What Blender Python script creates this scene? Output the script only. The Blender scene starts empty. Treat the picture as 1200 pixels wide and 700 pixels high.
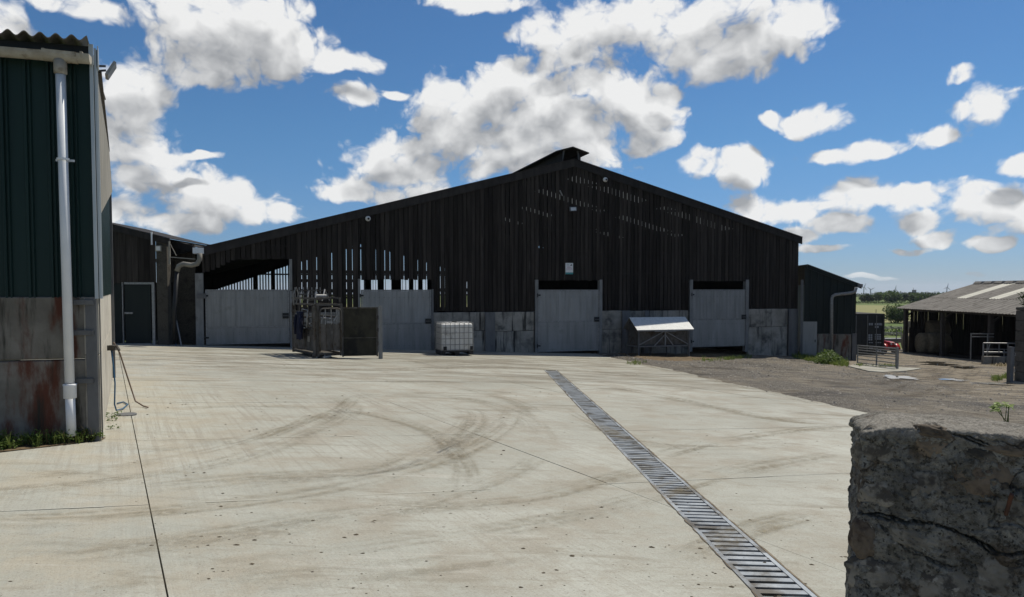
import bpy, bmesh, math, random
from mathutils import Vector, Matrix, noise
random.seed(7)
sc = bpy.context.scene
col = sc.collection
R = math.radians

# ------------------------------------------------------------------ camera
EYE = 1.6
F = 867.0
PITCH = R(2.4)
cd = bpy.data.cameras.new('camera')
cam = bpy.data.objects.new('camera', cd)
col.objects.link(cam)
cam.location = (0, 0, EYE)
cam.rotation_euler = (R(90) - PITCH, 0, 0)
cd.lens = 26.01
cd.sensor_width = 36
cd.shift_y = 26 / 1200
cd.clip_start = 0.05
cd.clip_end = 40000
sc.camera = cam


def ray(px, py):
    dx, dy = (px - 600) / F, (376 - py) / F
    c, s = math.cos(PITCH), math.sin(PITCH)
    return Vector((dx, c + dy * s, -s + dy * c))


# ------------------------------------------------------------------ light
SUN_EL, SUN_X, SUN_Y = R(57), 0.707, 0.707        # direction towards the sun
sc.view_settings.view_transform = 'Standard'
sc.view_settings.look = 'None'
sc.view_settings.exposure = 0.0
sc.view_settings.gamma = 1.0
sl = bpy.data.lights.new('sun', 'SUN')
sl.energy = 4.7
sl.angle = R(0.53)
sl.color = (1.0, 0.94, 0.82)
so = bpy.data.objects.new('sun', sl)
col.objects.link(so)
sdir = Vector((SUN_X * math.cos(SUN_EL), SUN_Y * math.cos(SUN_EL), math.sin(SUN_EL)))
so.rotation_euler = sdir.to_track_quat('Z', 'Y').to_euler()

world = bpy.data.worlds.new('World')
sc.world = world
world.use_nodes = True
try:
    world.cycles.sampling_method = 'MANUAL'
    world.cycles.sample_map_resolution = 512
except Exception:
    pass


class NT:
    """small helper for writing node trees"""
    def __init__(self, tree):
        self.t = tree
        self.n = tree.nodes
        self.l = tree.links

    def add(self, typ, **kw):
        nd = self.n.new(typ)
        for k, v in kw.items():
            setattr(nd, k, v)
        return nd

    def put(self, sock, v):
        if isinstance(v, bpy.types.NodeSocket):
            self.l.new(v, sock)
        elif isinstance(v, (tuple, list)) and len(v) == 3 and sock.type == 'RGBA':
            sock.default_value = (*v, 1)
        else:
            sock.default_value = v

    def math(self, op, a, b=None, c=None, clamp=False):
        nd = self.add('ShaderNodeMath', operation=op, use_clamp=clamp)
        for i, v in enumerate((a, b, c)):
            if v is not None:
                self.put(nd.inputs[i], v)
        return nd.outputs[0]

    def vmath(self, op, a, b=None, c=None):
        nd = self.add('ShaderNodeVectorMath', operation=op)
        for i, v in enumerate((a, b, c)):
            if v is not None:
                self.put(nd.inputs[i], v)
        return nd.outputs[1] if op in ('LENGTH', 'DOT_PRODUCT', 'DISTANCE') else nd.outputs[0]

    def mix(self, f, a, b, mode='MIX'):
        nd = self.add('ShaderNodeMix', data_type='RGBA', blend_type=mode)
        self.put(nd.inputs[0], f)
        self.put(nd.inputs[6], a)
        self.put(nd.inputs[7], b)
        return nd.outputs[2]

    def step(self, v, lo, hi, a=0.0, b=1.0, smooth=True):
        nd = self.add('ShaderNodeMapRange', interpolation_type='SMOOTHSTEP' if smooth else 'LINEAR')
        for i, x in enumerate((v, lo, hi, a, b)):
            self.put(nd.inputs[i], x)
        return nd.outputs[0]

    def noise(self, vec, scale, detail=4, rough=0.55, dist=0.0, out=0):
        nd = self.add('ShaderNodeTexNoise')
        self.put(nd.inputs['Vector'], vec)
        self.put(nd.inputs['Scale'], scale)
        nd.inputs['Detail'].default_value = detail
        nd.inputs['Roughness'].default_value = rough
        nd.inputs['Distortion'].default_value = dist
        return nd.outputs[out]

    def voro(self, vec, scale, feature='F1', detail=0, rough=.5, out=0):
        nd = self.add('ShaderNodeTexVoronoi', feature=feature)
        self.put(nd.inputs['Vector'], vec)
        nd.inputs['Scale'].default_value = scale
        if 'Detail' in nd.inputs:
            nd.inputs['Detail'].default_value = detail
            nd.inputs['Roughness'].default_value = rough
        return nd.outputs[out]


def azel(px, py):
    d = ray(px, py).normalized()
    return math.atan2(d.x, d.y), math.asin(d.z)


# cumulus heaps: image-independent directions (azimuth, elevation) with radii in radians
HEAPS = [(285, 32, 90, 48), (335, 60, 52, 32), (240, 62, 62, 40), (205, 22, 50, 36), (400, 72, 46, 12), (215, 85, 40, 22),
         (158, 112, 38, 44), (150, 160, 44, 30), (185, 182, 30, 12), (175, 205, 46, 22), (255, 235, 66, 30), (215, 262, 60, 14), (310, 250, 42, 16), (145, 250, 40, 20),
         (12, 22, 34, 20), (85, 4, 46, 14), (30, 48, 26, 10), (408, 115, 31, 17), (455, 108, 16, 7), (235, 181, 28, 5),
         (470, 190, 66, 36), (520, 140, 58, 50), (600, 115, 74, 46), (590, 180, 105, 40), (690, 115, 66, 40), (745, 130, 58, 36), (660, 170, 90, 38), (415, 222, 48, 18), (760, 165, 34, 18), (480, 230, 60, 22), (790, 108, 22, 14),
         (740, 25, 100, 36), (850, 25, 92, 44), (930, 25, 46, 30), (840, 72, 62, 26), (640, 40, 52, 20), (690, 62, 66, 24), (560, 4, 70, 12), (660, 70, 40, 16),
         (955, 138, 46, 17), (908, 133, 20, 14), (820, 193, 36, 20), (868, 195, 46, 24),
         (1155, 130, 36, 23), (1128, 90, 22, 12), (1090, 158, 40, 15), (1030, 172, 40, 13), (975, 184, 38, 11),
         (890, 242, 44, 20), (950, 244, 54, 20), (1010, 228, 56, 22), (1075, 226, 56, 17), (1150, 232, 46, 24), (1195, 250, 40, 24), (1190, 196, 24, 14), (995, 262, 46, 16), (935, 277, 44, 14), (965, 292, 44, 6),
         (1078, 258, 30, 16), (1098, 278, 34, 12), (1070, 292, 26, 7), (1163, 282, 22, 9), (1142, 322, 14, 5), (1022, 326, 30, 4)]



def heap_mask(N, p, p0):
    acc = None
    for (cx, cy, rx, ry) in HEAPS:
        a, e = azel(cx, cy)
        k_ = .86 if cx > 800 and cy > 80 else 1.0
        sx, sy = F / (rx * 1.12 * k_), F / (ry * 1.14 * k_)
        ln = N.vmath('LENGTH', N.vmath('MULTIPLY_ADD', p, (sx, sy, 0), (-a * sx, -e * sy, 0)))
        if acc is None:
            acc = ln
        else:
            nd = N.add('ShaderNodeMath', operation='SMOOTH_MIN')
            N.put(nd.inputs[0], acc); N.put(nd.inputs[1], ln); nd.inputs[2].default_value = .25
            acc = nd.outputs[0]
    mask = N.math('MULTIPLY_ADD', acc, -1.75, 1.95)
    # broken cumulus carries on out of view, its coverage raised for whiter fill light
    gen = N.noise(N.vmath('MULTIPLY', p0, (1.0, 1.9, 1.0)), 3.1, 2, .5)
    gen = N.math('MULTIPLY_ADD', gen, 5.0, -2.35)
    sep = N.add('ShaderNodeSeparateXYZ'); N.put(sep.inputs[0], p0)
    absaz = N.math('ABSOLUTE', sep.outputs[0])
    outside = N.math('MAXIMUM', N.step(absaz, .62, .78), N.step(sep.outputs[1], .43, .56))
    gen = N.math('SUBTRACT', gen, N.math('MULTIPLY', N.math('SUBTRACT', 1.0, outside), 4.0))
    return N.math('MINIMUM', N.math('MAXIMUM', mask, gen), 1.15)


def cloud_group(name, fine):
    g = bpy.data.node_groups.new(name, 'ShaderNodeTree')
    g.interface.new_socket('p', in_out='INPUT', socket_type='NodeSocketVector')
    g.interface.new_socket('d', in_out='OUTPUT', socket_type='NodeSocketFloat')
    N = NT(g)
    gi = N.add('NodeGroupInput'); go = N.add('NodeGroupOutput')
    p0 = gi.outputs[0]
    w1 = N.noise(p0, 9.0, 3, .55, out=1)
    p = N.vmath('ADD', p0, N.vmath('MULTIPLY', N.vmath('SUBTRACT', w1, (.5, .5, .5)), (.062, .042, 0)))
    mask = heap_mask(N, p, p0)
    ps = N.vmath('MULTIPLY', p, (1.0, 1.15, 1.0))
    if fine:
        f1 = N.noise(ps, 14.0, 8, .62)
        f2 = N.voro(N.vmath('ADD', ps, N.vmath('MULTIPLY', N.vmath('SUBTRACT', N.noise(ps, 40, 2, .5, out=1), (.5, .5, .5)), (.02, .02, 0))), 34.0, 'F1', 2.5, .55)
        det = N.math('ADD', N.math('MULTIPLY_ADD', f1, 2.0, -1.0), N.math('MULTIPLY_ADD', f2, -.80, .38))
    else:
        f1 = N.noise(ps, 14.0, 3.5, .55)
        f2 = N.voro(ps, 26.0, 'F1', 1, .5)
        det = N.math('ADD', N.math('MULTIPLY_ADD', f1, 1.9, -.95), N.math('MULTIPLY_ADD', f2, -.45, .2))
    N.l.new(N.math('ADD', mask, N.math('MULTIPLY', det, .95)), go.inputs[0])
    return g


W = NT(world.node_tree)
W.n.clear()
tc = W.add('ShaderNodeTexCoord')
sx = W.add('ShaderNodeSeparateXYZ'); W.put(sx.inputs[0], tc.outputs['Generated'])
az = W.math('ARCTAN2', sx.outputs[0], sx.outputs[1])
el = W.math('ARCSINE', sx.outputs[2])
cb = W.add('ShaderNodeCombineXYZ'); W.put(cb.inputs[0], az); W.put(cb.inputs[1], el); cb.inputs[2].default_value = .37


def dens(grp, off):
    nd = W.add('ShaderNodeGroup'); nd.node_tree = grp
    W.put(nd.inputs[0], W.vmath('ADD', cb.outputs[0], off) if off else cb.outputs[0])
    return nd.outputs[0]


d0 = dens(cloud_group('cloud_density', True), None)
d1 = dens(cloud_group('cloud_density_soft', False), (.012, .034, 0))
alpha = W.step(d0, -.06, .60)
alpha = W.math('MULTIPLY', alpha, W.step(el, -.005, .03))
thick = W.step(d1, .0, 1.75)
lum = W.math('SUBTRACT', 1.0, W.math('MULTIPLY', thick, .78))
lum = W.math('ADD', lum, W.math('MULTIPLY', W.math('SUBTRACT', d0, d1), .34))
lum = W.step(lum, .15, .95, smooth=False)
ccol = W.mix(lum, (.36, .37, .385), (.88, .88, .87))
sky = W.add('ShaderNodeTexSky', sky_type='NISHITA')
sky.sun_disc = False
sky.sun_elevation = SUN_EL
sky.sun_rotation = math.atan2(SUN_X, SUN_Y)
sky.altitude = 0
sky.air_density = 1.0
sky.dust_density = 0.15
sky.ozone_density = 6.0
SKY = 0.070
bgS = W.add('ShaderNodeBackground')
W.put(bgS.inputs[0], W.mix(1.0, sky.outputs[0], W.mix(W.step(el, 0, .22), (.61, .80, 1.15), (.66, .96, 1.14)), 'MULTIPLY')); bgS.inputs[1].default_value = SKY
bgC = W.add('ShaderNodeBackground')
W.put(bgC.inputs[0], ccol); bgC.inputs[1].default_value = 1.0
mx = W.add('ShaderNodeMixShader')
W.put(mx.inputs[0], W.math('MULTIPLY', alpha, .97)); W.l.new(bgS.outputs[0], mx.inputs[1]); W.l.new(bgC.outputs[0], mx.inputs[2])
wo = W.add('ShaderNodeOutputWorld')
W.l.new(mx.outputs[0], wo.inputs[0])


# ------------------------------------------------------------------ geometry helpers
def P(x, y):
    """height of the sloping yard"""
    return -.0385 * x - .0303 * y


def at(px, py, Y):
    d = ray(px, py)
    return Vector((0, 0, EYE)) + d * (Y / d.y)


def gnd(px, py, up=0.0):
    d = ray(px, py)
    t = -(EYE - up) / (d.z + .0385 * d.x + .0303 * d.y)
    return Vector((0, 0, EYE)) + d * t


def hit(px, py, O, th, v=0.0):
    """(u, z) of a sight line on the upright plane at depth v of a frame at O turned by th; z above O"""
    d = ray(px, py)
    eu = Vector((math.cos(th), math.sin(th), 0)); ev = Vector((-math.sin(th), math.cos(th), 0))
    e = Vector((0, 0, EYE))
    t = ((O - e).dot(ev) + v) / d.dot(ev)
    q = e + d * t - O
    return q.dot(eu), q.z


class MB:
    def __init__(self):
        self.v = []; self.f = []

    def poly(self, pts):
        b = len(self.v)
        self.v += [tuple(p) for p in pts]
        self.f.append(tuple(range(b, b + len(pts))))
        return self

    def hexa(self, p):
        """8 corners: bottom ring 0-3, top ring 4-7 (counter-clockwise from above)"""
        b = len(self.v)
        self.v += [tuple(q) for q in p]
        for f in ((3, 2, 1, 0), (4, 5, 6, 7), (0, 1, 5, 4), (1, 2, 6, 5), (2, 3, 7, 6), (3, 0, 4, 7)):
            self.f.append(tuple(b + i for i in f))
        return self

    def box(self, x0, x1, y0, y1, z0, z1):
        return self.hexa([(x0, y0, z0), (x1, y0, z0), (x1, y1, z0), (x0, y1, z0), (x0, y0, z1), (x1, y0, z1), (x1, y1, z1), (x0, y1, z1)])

    def bar(self, a, b, w, h=None, up=(0, 0, 1)):
        """rectangular bar between two points"""
        h = h or w
        a = Vector(a); b = Vector(b); d = (b - a).normalized(); up = Vector(up)
        if abs(d.dot(up)) > .95:
            up = Vector((0, 1, 0))
        s = d.cross(up).normalized() * w / 2; t = s.cross(d).normalized() * h / 2
        return self.hexa([a - s - t, a + s - t, b + s - t, b - s - t, a - s + t, a + s + t, b + s + t, b - s + t])

    def tube(self, pts, r, n=8, caps=True):
        pts = [Vector(p) for p in pts]
        rs = r if isinstance(r, (list, tuple)) else [r] * len(pts)
        b = len(self.v); prev = None
        for i, p in enumerate(pts):
            d = ((pts[min(i + 1, len(pts) - 1)] - p).normalized() + (p - pts[max(i - 1, 0)]).normalized()).normalized()
            if prev is None:
                ref = Vector((0, 0, 1)) if abs(d.z) < .9 else Vector((1, 0, 0))
                s = d.cross(ref).normalized()
            else:
                s = (prev - d * prev.dot(d)).normalized()
            prev = s; t = d.cross(s)
            for k in range(n):
                a = 2 * math.pi * k / n
                self.v.append(tuple(p + (s * math.cos(a) + t * math.sin(a)) * rs[i]))
        for i in range(len(pts) - 1):
            for k in range(n):
                k2 = (k + 1) % n
                self.f.append((b + i * n + k, b + i * n + k2, b + (i + 1) * n + k2, b + (i + 1) * n + k))
        if caps:
            self.f.append(tuple(b + k for k in reversed(range(n))))
            e = b + (len(pts) - 1) * n
            self.f.append(tuple(e + k for k in range(n)))
        return self

    def lathe(self, prof, n=16, c=(0, 0, 0), axis='Z', caps=True):
        b = len(self.v)
        for (r, h) in prof:
            for k in range(n):
                a = 2 * math.pi * k / n
                x, y = r * math.cos(a), r * math.sin(a)
                q = (x, y, h) if axis == 'Z' else ((h, x, y) if axis == 'X' else (y, h, x))
                self.v.append((c[0] + q[0], c[1] + q[1], c[2] + q[2]))
        for i in range(len(prof) - 1):
            for k in range(n):
                k2 = (k + 1) % n
                self.f.append((b + i * n + k, b + i * n + k2, b + (i + 1) * n + k2, b + (i + 1) * n + k))
        if caps:
            self.f.append(tuple(b + k for k in reversed(range(n))))
            e = b + (len(prof) - 1) * n
            self.f.append(tuple(e + k for k in range(n)))
        return self

    def prism(self, poly, y0, y1, axis='Y'):
        """extrude an (x, z) outline from y0 to y1 (axis X: the outline is (y, z))"""
        b = len(self.v); n = len(poly)
        for yy in (y0, y1):
            for (a, c) in poly:
                self.v.append((a, yy, c) if axis == 'Y' else ((yy, a, c) if axis == 'X' else (a, c, yy)))
        self.f.append(tuple(b + k for k in range(n)))
        self.f.append(tuple(b + n + k for k in reversed(range(n))))
        for k in range(n):
            k2 = (k + 1) % n
            self.f.append((b + k, b + n + k, b + n + k2, b + k2))
        return self

    def sheet(self, prof, z0, z1, y=0.0):
        """profiled upright sheet: prof is a list of (x, depth)"""
        b = len(self.v)
        for (x, d) in prof:
            zt = z1(x) if callable(z1) else z1
            zb = z0(x) if callable(z0) else z0
            self.v += [(x, y + d, zb), (x, y + d, zt)]
        for i in range(len(prof) - 1):
            self.f.append((b + 2 * i, b + 2 * i + 2, b + 2 * i + 3, b + 2 * i + 1))
        return self

    def mesh(self, name, mat, smooth=False):
        me = bpy.data.meshes.new(name)
        me.from_pydata(self.v, [], self.f)
        me.update()
        bm = bmesh.new(); bm.from_mesh(me)
        bmesh.ops.recalc_face_normals(bm, faces=bm.faces)
        bm.to_mesh(me); bm.free()
        if mat:
            me.materials.append(mat)
        if smooth:
            for p_ in me.polygons:
                p_.use_smooth = True
        return me

    def build(self, name, mat, parent=None, smooth=False, **kw):
        o = bpy.data.objects.new(name, self.mesh(name, mat, smooth))
        col.objects.link(o)
        if parent:
            o.parent = parent
        for k, v in kw.items():
            o[k] = v
        return o


def bevel(o, w, seg=1):
    m = o.modifiers.new('bevel', 'BEVEL')
    m.width = w; m.segments = seg; m.limit_method = 'ANGLE'; m.angle_limit = R(40)
    return o


def tag(o, label=None, cat=None, group=None, kind=None):
    if label: o['label'] = label
    if cat: o['category'] = cat
    if group: o['group'] = group
    if kind: o['kind'] = kind
    return o


def thing(name, label, cat, loc=(0, 0, 0), rz=0.0, group=None):
    o = bpy.data.objects.new(name, None)
    o.empty_display_size = .2
    col.objects.link(o)
    o.location = loc; o.rotation_euler = (0, 0, rz)
    return tag(o, label, cat, group)


def copy_tree(o, parent=None):
    c = o.copy(); col.objects.link(c)
    if parent: c.parent = parent
    for ch in list(o.children):
        copy_tree(ch, c)
    return c


# ------------------------------------------------------------------ materials
MATS = {}


def mat(name, c1, c2=None, scale=4, stretch=(1, 1, 1), rough=.8, metal=0.0, bump=.15, bscale=None, bstretch=None, rand=0.0,
        c3=None, s3=2.0, st3=None, lo3=.5, hi3=.65, c4=None, s4=6.0, st4=None, lo4=.55, hi4=.65, spec=.35, lo=.3, hi=.7, trans=0.0, bdist=.01):
    m = bpy.data.materials.new(name); m.use_nodes = True
    n = NT(m.node_tree); n.n.clear()
    out = n.add('ShaderNodeOutputMaterial'); b = n.add('ShaderNodeBsdfPrincipled')
    n.l.new(b.outputs[0], out.inputs[0])
    tcn = n.add('ShaderNodeTexCoord'); oi = n.add('ShaderNodeObjectInfo')
    off = n.math('MULTIPLY', oi.outputs['Random'], 37.0)
    vec = n.vmath('ADD', tcn.outputs['Object'], off)
    c = c1
    if c2:
        c = n.mix(n.step(n.noise(n.vmath('MULTIPLY', vec, stretch), scale, 6, .6), lo, hi), c1, c2)
    if c3:
        c = n.mix(n.step(n.noise(n.vmath('MULTIPLY', vec, st3 or (1, 1, 1)), s3, 6, .62), lo3, hi3), c, c3)
    if c4:
        c = n.mix(n.step(n.noise(n.vmath('MULTIPLY', vec, st4 or (1, 1, 1)), s4, 6, .65), lo4, hi4), c, c4)
    if rand:
        c = n.mix(1.0, c, n.mix(oi.outputs['Random'], (1 - rand,) * 3, (1 + rand,) * 3), 'MULTIPLY')
    n.put(b.inputs['Base Color'], c)
    b.inputs['Roughness'].default_value = rough
    b.inputs['Metallic'].default_value = metal
    b.inputs['Specular IOR Level'].default_value = spec
    if bump:
        bp = n.add('ShaderNodeBump'); bp.inputs['Strength'].default_value = bump; bp.inputs['Distance'].default_value = bdist
        n.put(bp.inputs['Height'], n.noise(n.vmath('MULTIPLY', vec, bstretch or stretch), bscale or scale * 6, 5, .6))
        n.l.new(bp.outputs[0], b.inputs['Normal'])
    if trans:
        t = n.add('ShaderNodeBsdfTranslucent'); n.put(t.inputs[0], c)
        ms = n.add('ShaderNodeMixShader'); ms.inputs[0].default_value = trans
        n.l.new(b.outputs[0], ms.inputs[1]); n.l.new(t.outputs[0], ms.inputs[2]); n.l.new(ms.outputs[0], out.inputs[0])
    MATS[name] = m
    return m


M_board = mat('black_board', (.018, .0152, .0132), (.040, .034, .029), 9, (1, 1, .06), .85, bump=.5, bscale=60, bstretch=(1, 1, .03), rand=.38,
              c3=(.060, .054, .049), s3=7, st3=(1.4, 1, .1), lo3=.58, hi3=.8, spec=.12)
M_trim = mat('dark_trim', (.020, .018, .017), (.034, .030, .028), 5, (1, 1, .3), .8, rand=.2, spec=.2)
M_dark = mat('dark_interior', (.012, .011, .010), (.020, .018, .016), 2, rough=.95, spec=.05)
M_conc = mat('grey_concrete', (.20, .186, .158), (.31, .29, .25), 2.2, rough=.92, bump=.25, bscale=40, rand=.14,
             c3=(.028, .026, .024), s3=3.6, st3=(1.8, 1.8, .16), lo3=.5, hi3=.7, c4=(.07, .068, .062), s4=1.3, st4=(1, 1, 1.2), lo4=.5, hi4=.72, spec=.2)
M_galv = mat('galvanised_sheet', (.225, .225, .215), (.28, .28, .268), 3.0, (1, 1, .25), .5, .25, bump=.05, rand=.07, c3=(.165, .165, .157), s3=5, st3=(1.6, 2, .1), lo3=.46, hi3=.8,
              c4=(.13, .12, .10), s4=2.0, st4=(.6, 1, 1.2), lo4=.60, hi4=.9)
M_steel = mat('galvanised_tube', (.19, .19, .185), (.29, .29, .285), 14, rough=.5, metal=.35, bump=.08, rand=.1, c3=(.15, .13, .11), s3=6, lo3=.6, hi3=.75)
M_post = mat('grey_post', (.10, .10, .10), (.145, .145, .143), 6, (1, 1, .3), .6, .2, rand=.12, c3=(.08, .07, .06), s3=5, lo3=.6, hi3=.8)
M_pale = mat('pale_post', (.15, .15, .145), (.22, .22, .21), 6, (1, 1, .4), .75, rand=.08, c3=(.12, .11, .10), s3=3, lo3=.58, hi3=.75)
M_lid = mat('bright_zinc', (.52, .52, .50), (.62, .62, .595), 7, rough=.6, metal=.0, bump=.05, c3=(.44, .44, .425), s3=20, lo3=.5, hi3=.7)
M_green = mat('dark_green_cladding', (.008, .021, .0195), (.012, .030, .027), 3, (1, 1, .1), .5, bump=.04, spec=.2)
M_dgreen = mat('black_green_cladding', (.010, .015, .014), (.015, .021, .019), 3, (1, 1, .1), .6, bump=.04, spec=.2)
M_pvc = mat('white_plastic_pipe', (.62, .64, .66), (.70, .71, .72), 4, rough=.42, bump=.02, c3=(.42, .42, .40), s3=3, st3=(1, 1, .3), lo3=.62, hi3=.8)
M_gutter = mat('weathered_gutter', (.40, .37, .31), (.27, .24, .19), 5, rough=.6, bump=.05, c3=(.12, .09, .055), s3=4, st3=(1, 1, 2.5), lo3=.5, hi3=.7)
M_flash = mat('pale_metal_flashing', (.36, .40, .42), (.46, .49, .50), 4, (1, 1, .2), .4, .2, bump=.03)
M_fibre = mat('fibre_cement_roof', (.16, .147, .128), (.22, .203, .18), 1.4, rough=.95, bump=.2, bscale=30, c3=(.105, .095, .08), s3=2.4, lo3=.5, hi3=.7, c4=(.26, .245, .215), s4=11, lo4=.6, hi4=.75)
M_black = mat('black_plastic', (.010, .010, .011), (.016, .016, .016), 6, rough=.5, bump=.02)
M_white = mat('white_paint', (.72, .72, .70), (.64, .64, .62), 10, rough=.5, bump=.02)
M_tank = mat('milky_plastic_tank', (.72, .72, .70), (.62, .62, .60), 3, rough=.45, bump=.05, trans=.28, c3=(.33, .31, .27), s3=2.5, lo3=.56, hi3=.75)
M_rust = mat('rusty_dirty_steel', (.06, .055, .046), (.11, .10, .088), 8, (1, 1, .5), .75, .2, bump=.2, rand=.2, c3=(.05, .035, .022), s3=4, lo3=.5, hi3=.65, c4=(.19, .18, .165), s4=5, st4=(1, 1, .5), lo4=.6, hi4=.75)
M_screen = mat('mossy_brown_sheet', (.028, .026, .017), (.046, .042, .028), 5, (1, 1, .6), .9, bump=.2, c3=(.016, .015, .012), s3=2, lo3=.5, hi3=.65)
M_navy = mat('navy_cloth', (.006, .008, .022), (.012, .015, .036), 8, rough=.95, bump=.3, bscale=30)
M_red = mat('red_paint', (.42, .014, .022), (.34, .012, .018), 5, rough=.35, bump=.02, spec=.5)
M_cont = mat('charcoal_container_paint', (.012, .014, .013), (.018, .021, .019), 3, rough=.55, bump=.08)
M_bale = mat('pale_straw', (.24, .205, .135), (.16, .135, .085), 9, rough=.95, bump=.6, bscale=50, bdist=.03)
M_wood = mat('weathered_wood', (.13, .11, .09), (.2, .17, .14), 8, (1, 1, .1), .9, bump=.3)
M_sky_light = mat('cream_rooflight', (.60, .575, .485), (.50, .48, .40), 2, rough=.7, bump=.05, trans=.08)
M_hose = mat('blue_hose_rubber', (.02, .085, .16), (.03, .10, .19), 9, rough=.5)
M_hose2 = mat('brown_hose_rubber', (.14, .10, .07), (.18, .13, .10), 9, rough=.6)
M_rubble = mat('pebbledash', (.045, .040, .032), (.085, .077, .062), 30, rough=.95, bump=.8, bscale=60, bdist=.02, c3=(.03, .027, .022), s3=3, lo3=.5, hi3=.7)
M_beige = mat('weathered_beige_sheet', (.24, .225, .19), (.17, .16, .135), 4, (1, 1, .3), .8, bump=.1)
M_far = mat('turbine_white', (.30, .33, .37), None, rough=.6, bump=0)


def leafmat(name, a, b, trans=.35, rough=.6):
    m = bpy.data.materials.new(name); m.use_nodes = True
    n = NT(m.node_tree); n.n.clear()
    out = n.add('ShaderNodeOutputMaterial'); bs = n.add('ShaderNodeBsdfPrincipled')
    geo = n.add('ShaderNodeNewGeometry')
    c = n.mix(geo.outputs['Random Per Island'], a, b)
    n.put(bs.inputs['Base Color'], c); bs.inputs['Roughness'].default_value = rough
    bs.inputs['Specular IOR Level'].default_value = .25
    t = n.add('ShaderNodeBsdfTranslucent'); n.put(t.inputs[0], c)
    ms = n.add('ShaderNodeMixShader'); ms.inputs[0].default_value = trans
    n.l.new(bs.outputs[0], ms.inputs[1]); n.l.new(t.outputs[0], ms.inputs[2]); n.l.new(ms.outputs[0], out.inputs[0])
    return m


L_tree = leafmat('tree_leaf', (.045, .078, .020), (.095, .145, .040))
L_dark = leafmat('dark_hedge_leaf', (.018, .036, .010), (.045, .075, .020))
L_weed = leafmat('weed_leaf', (.05, .095, .018), (.12, .17, .035))
L_grass = leafmat('grass_blade', (.10, .15, .03), (.20, .24, .06))
L_straw = leafmat('dry_stalk', (.26, .20, .10), (.34, .28, .15))
L_pale = leafmat('pale_leaf', (.22, .30, .10), (.40, .46, .22))
M_bark = mat('bark', (.06, .05, .04), (.10, .085, .07), 6, (1, 1, .2), .95)


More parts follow.
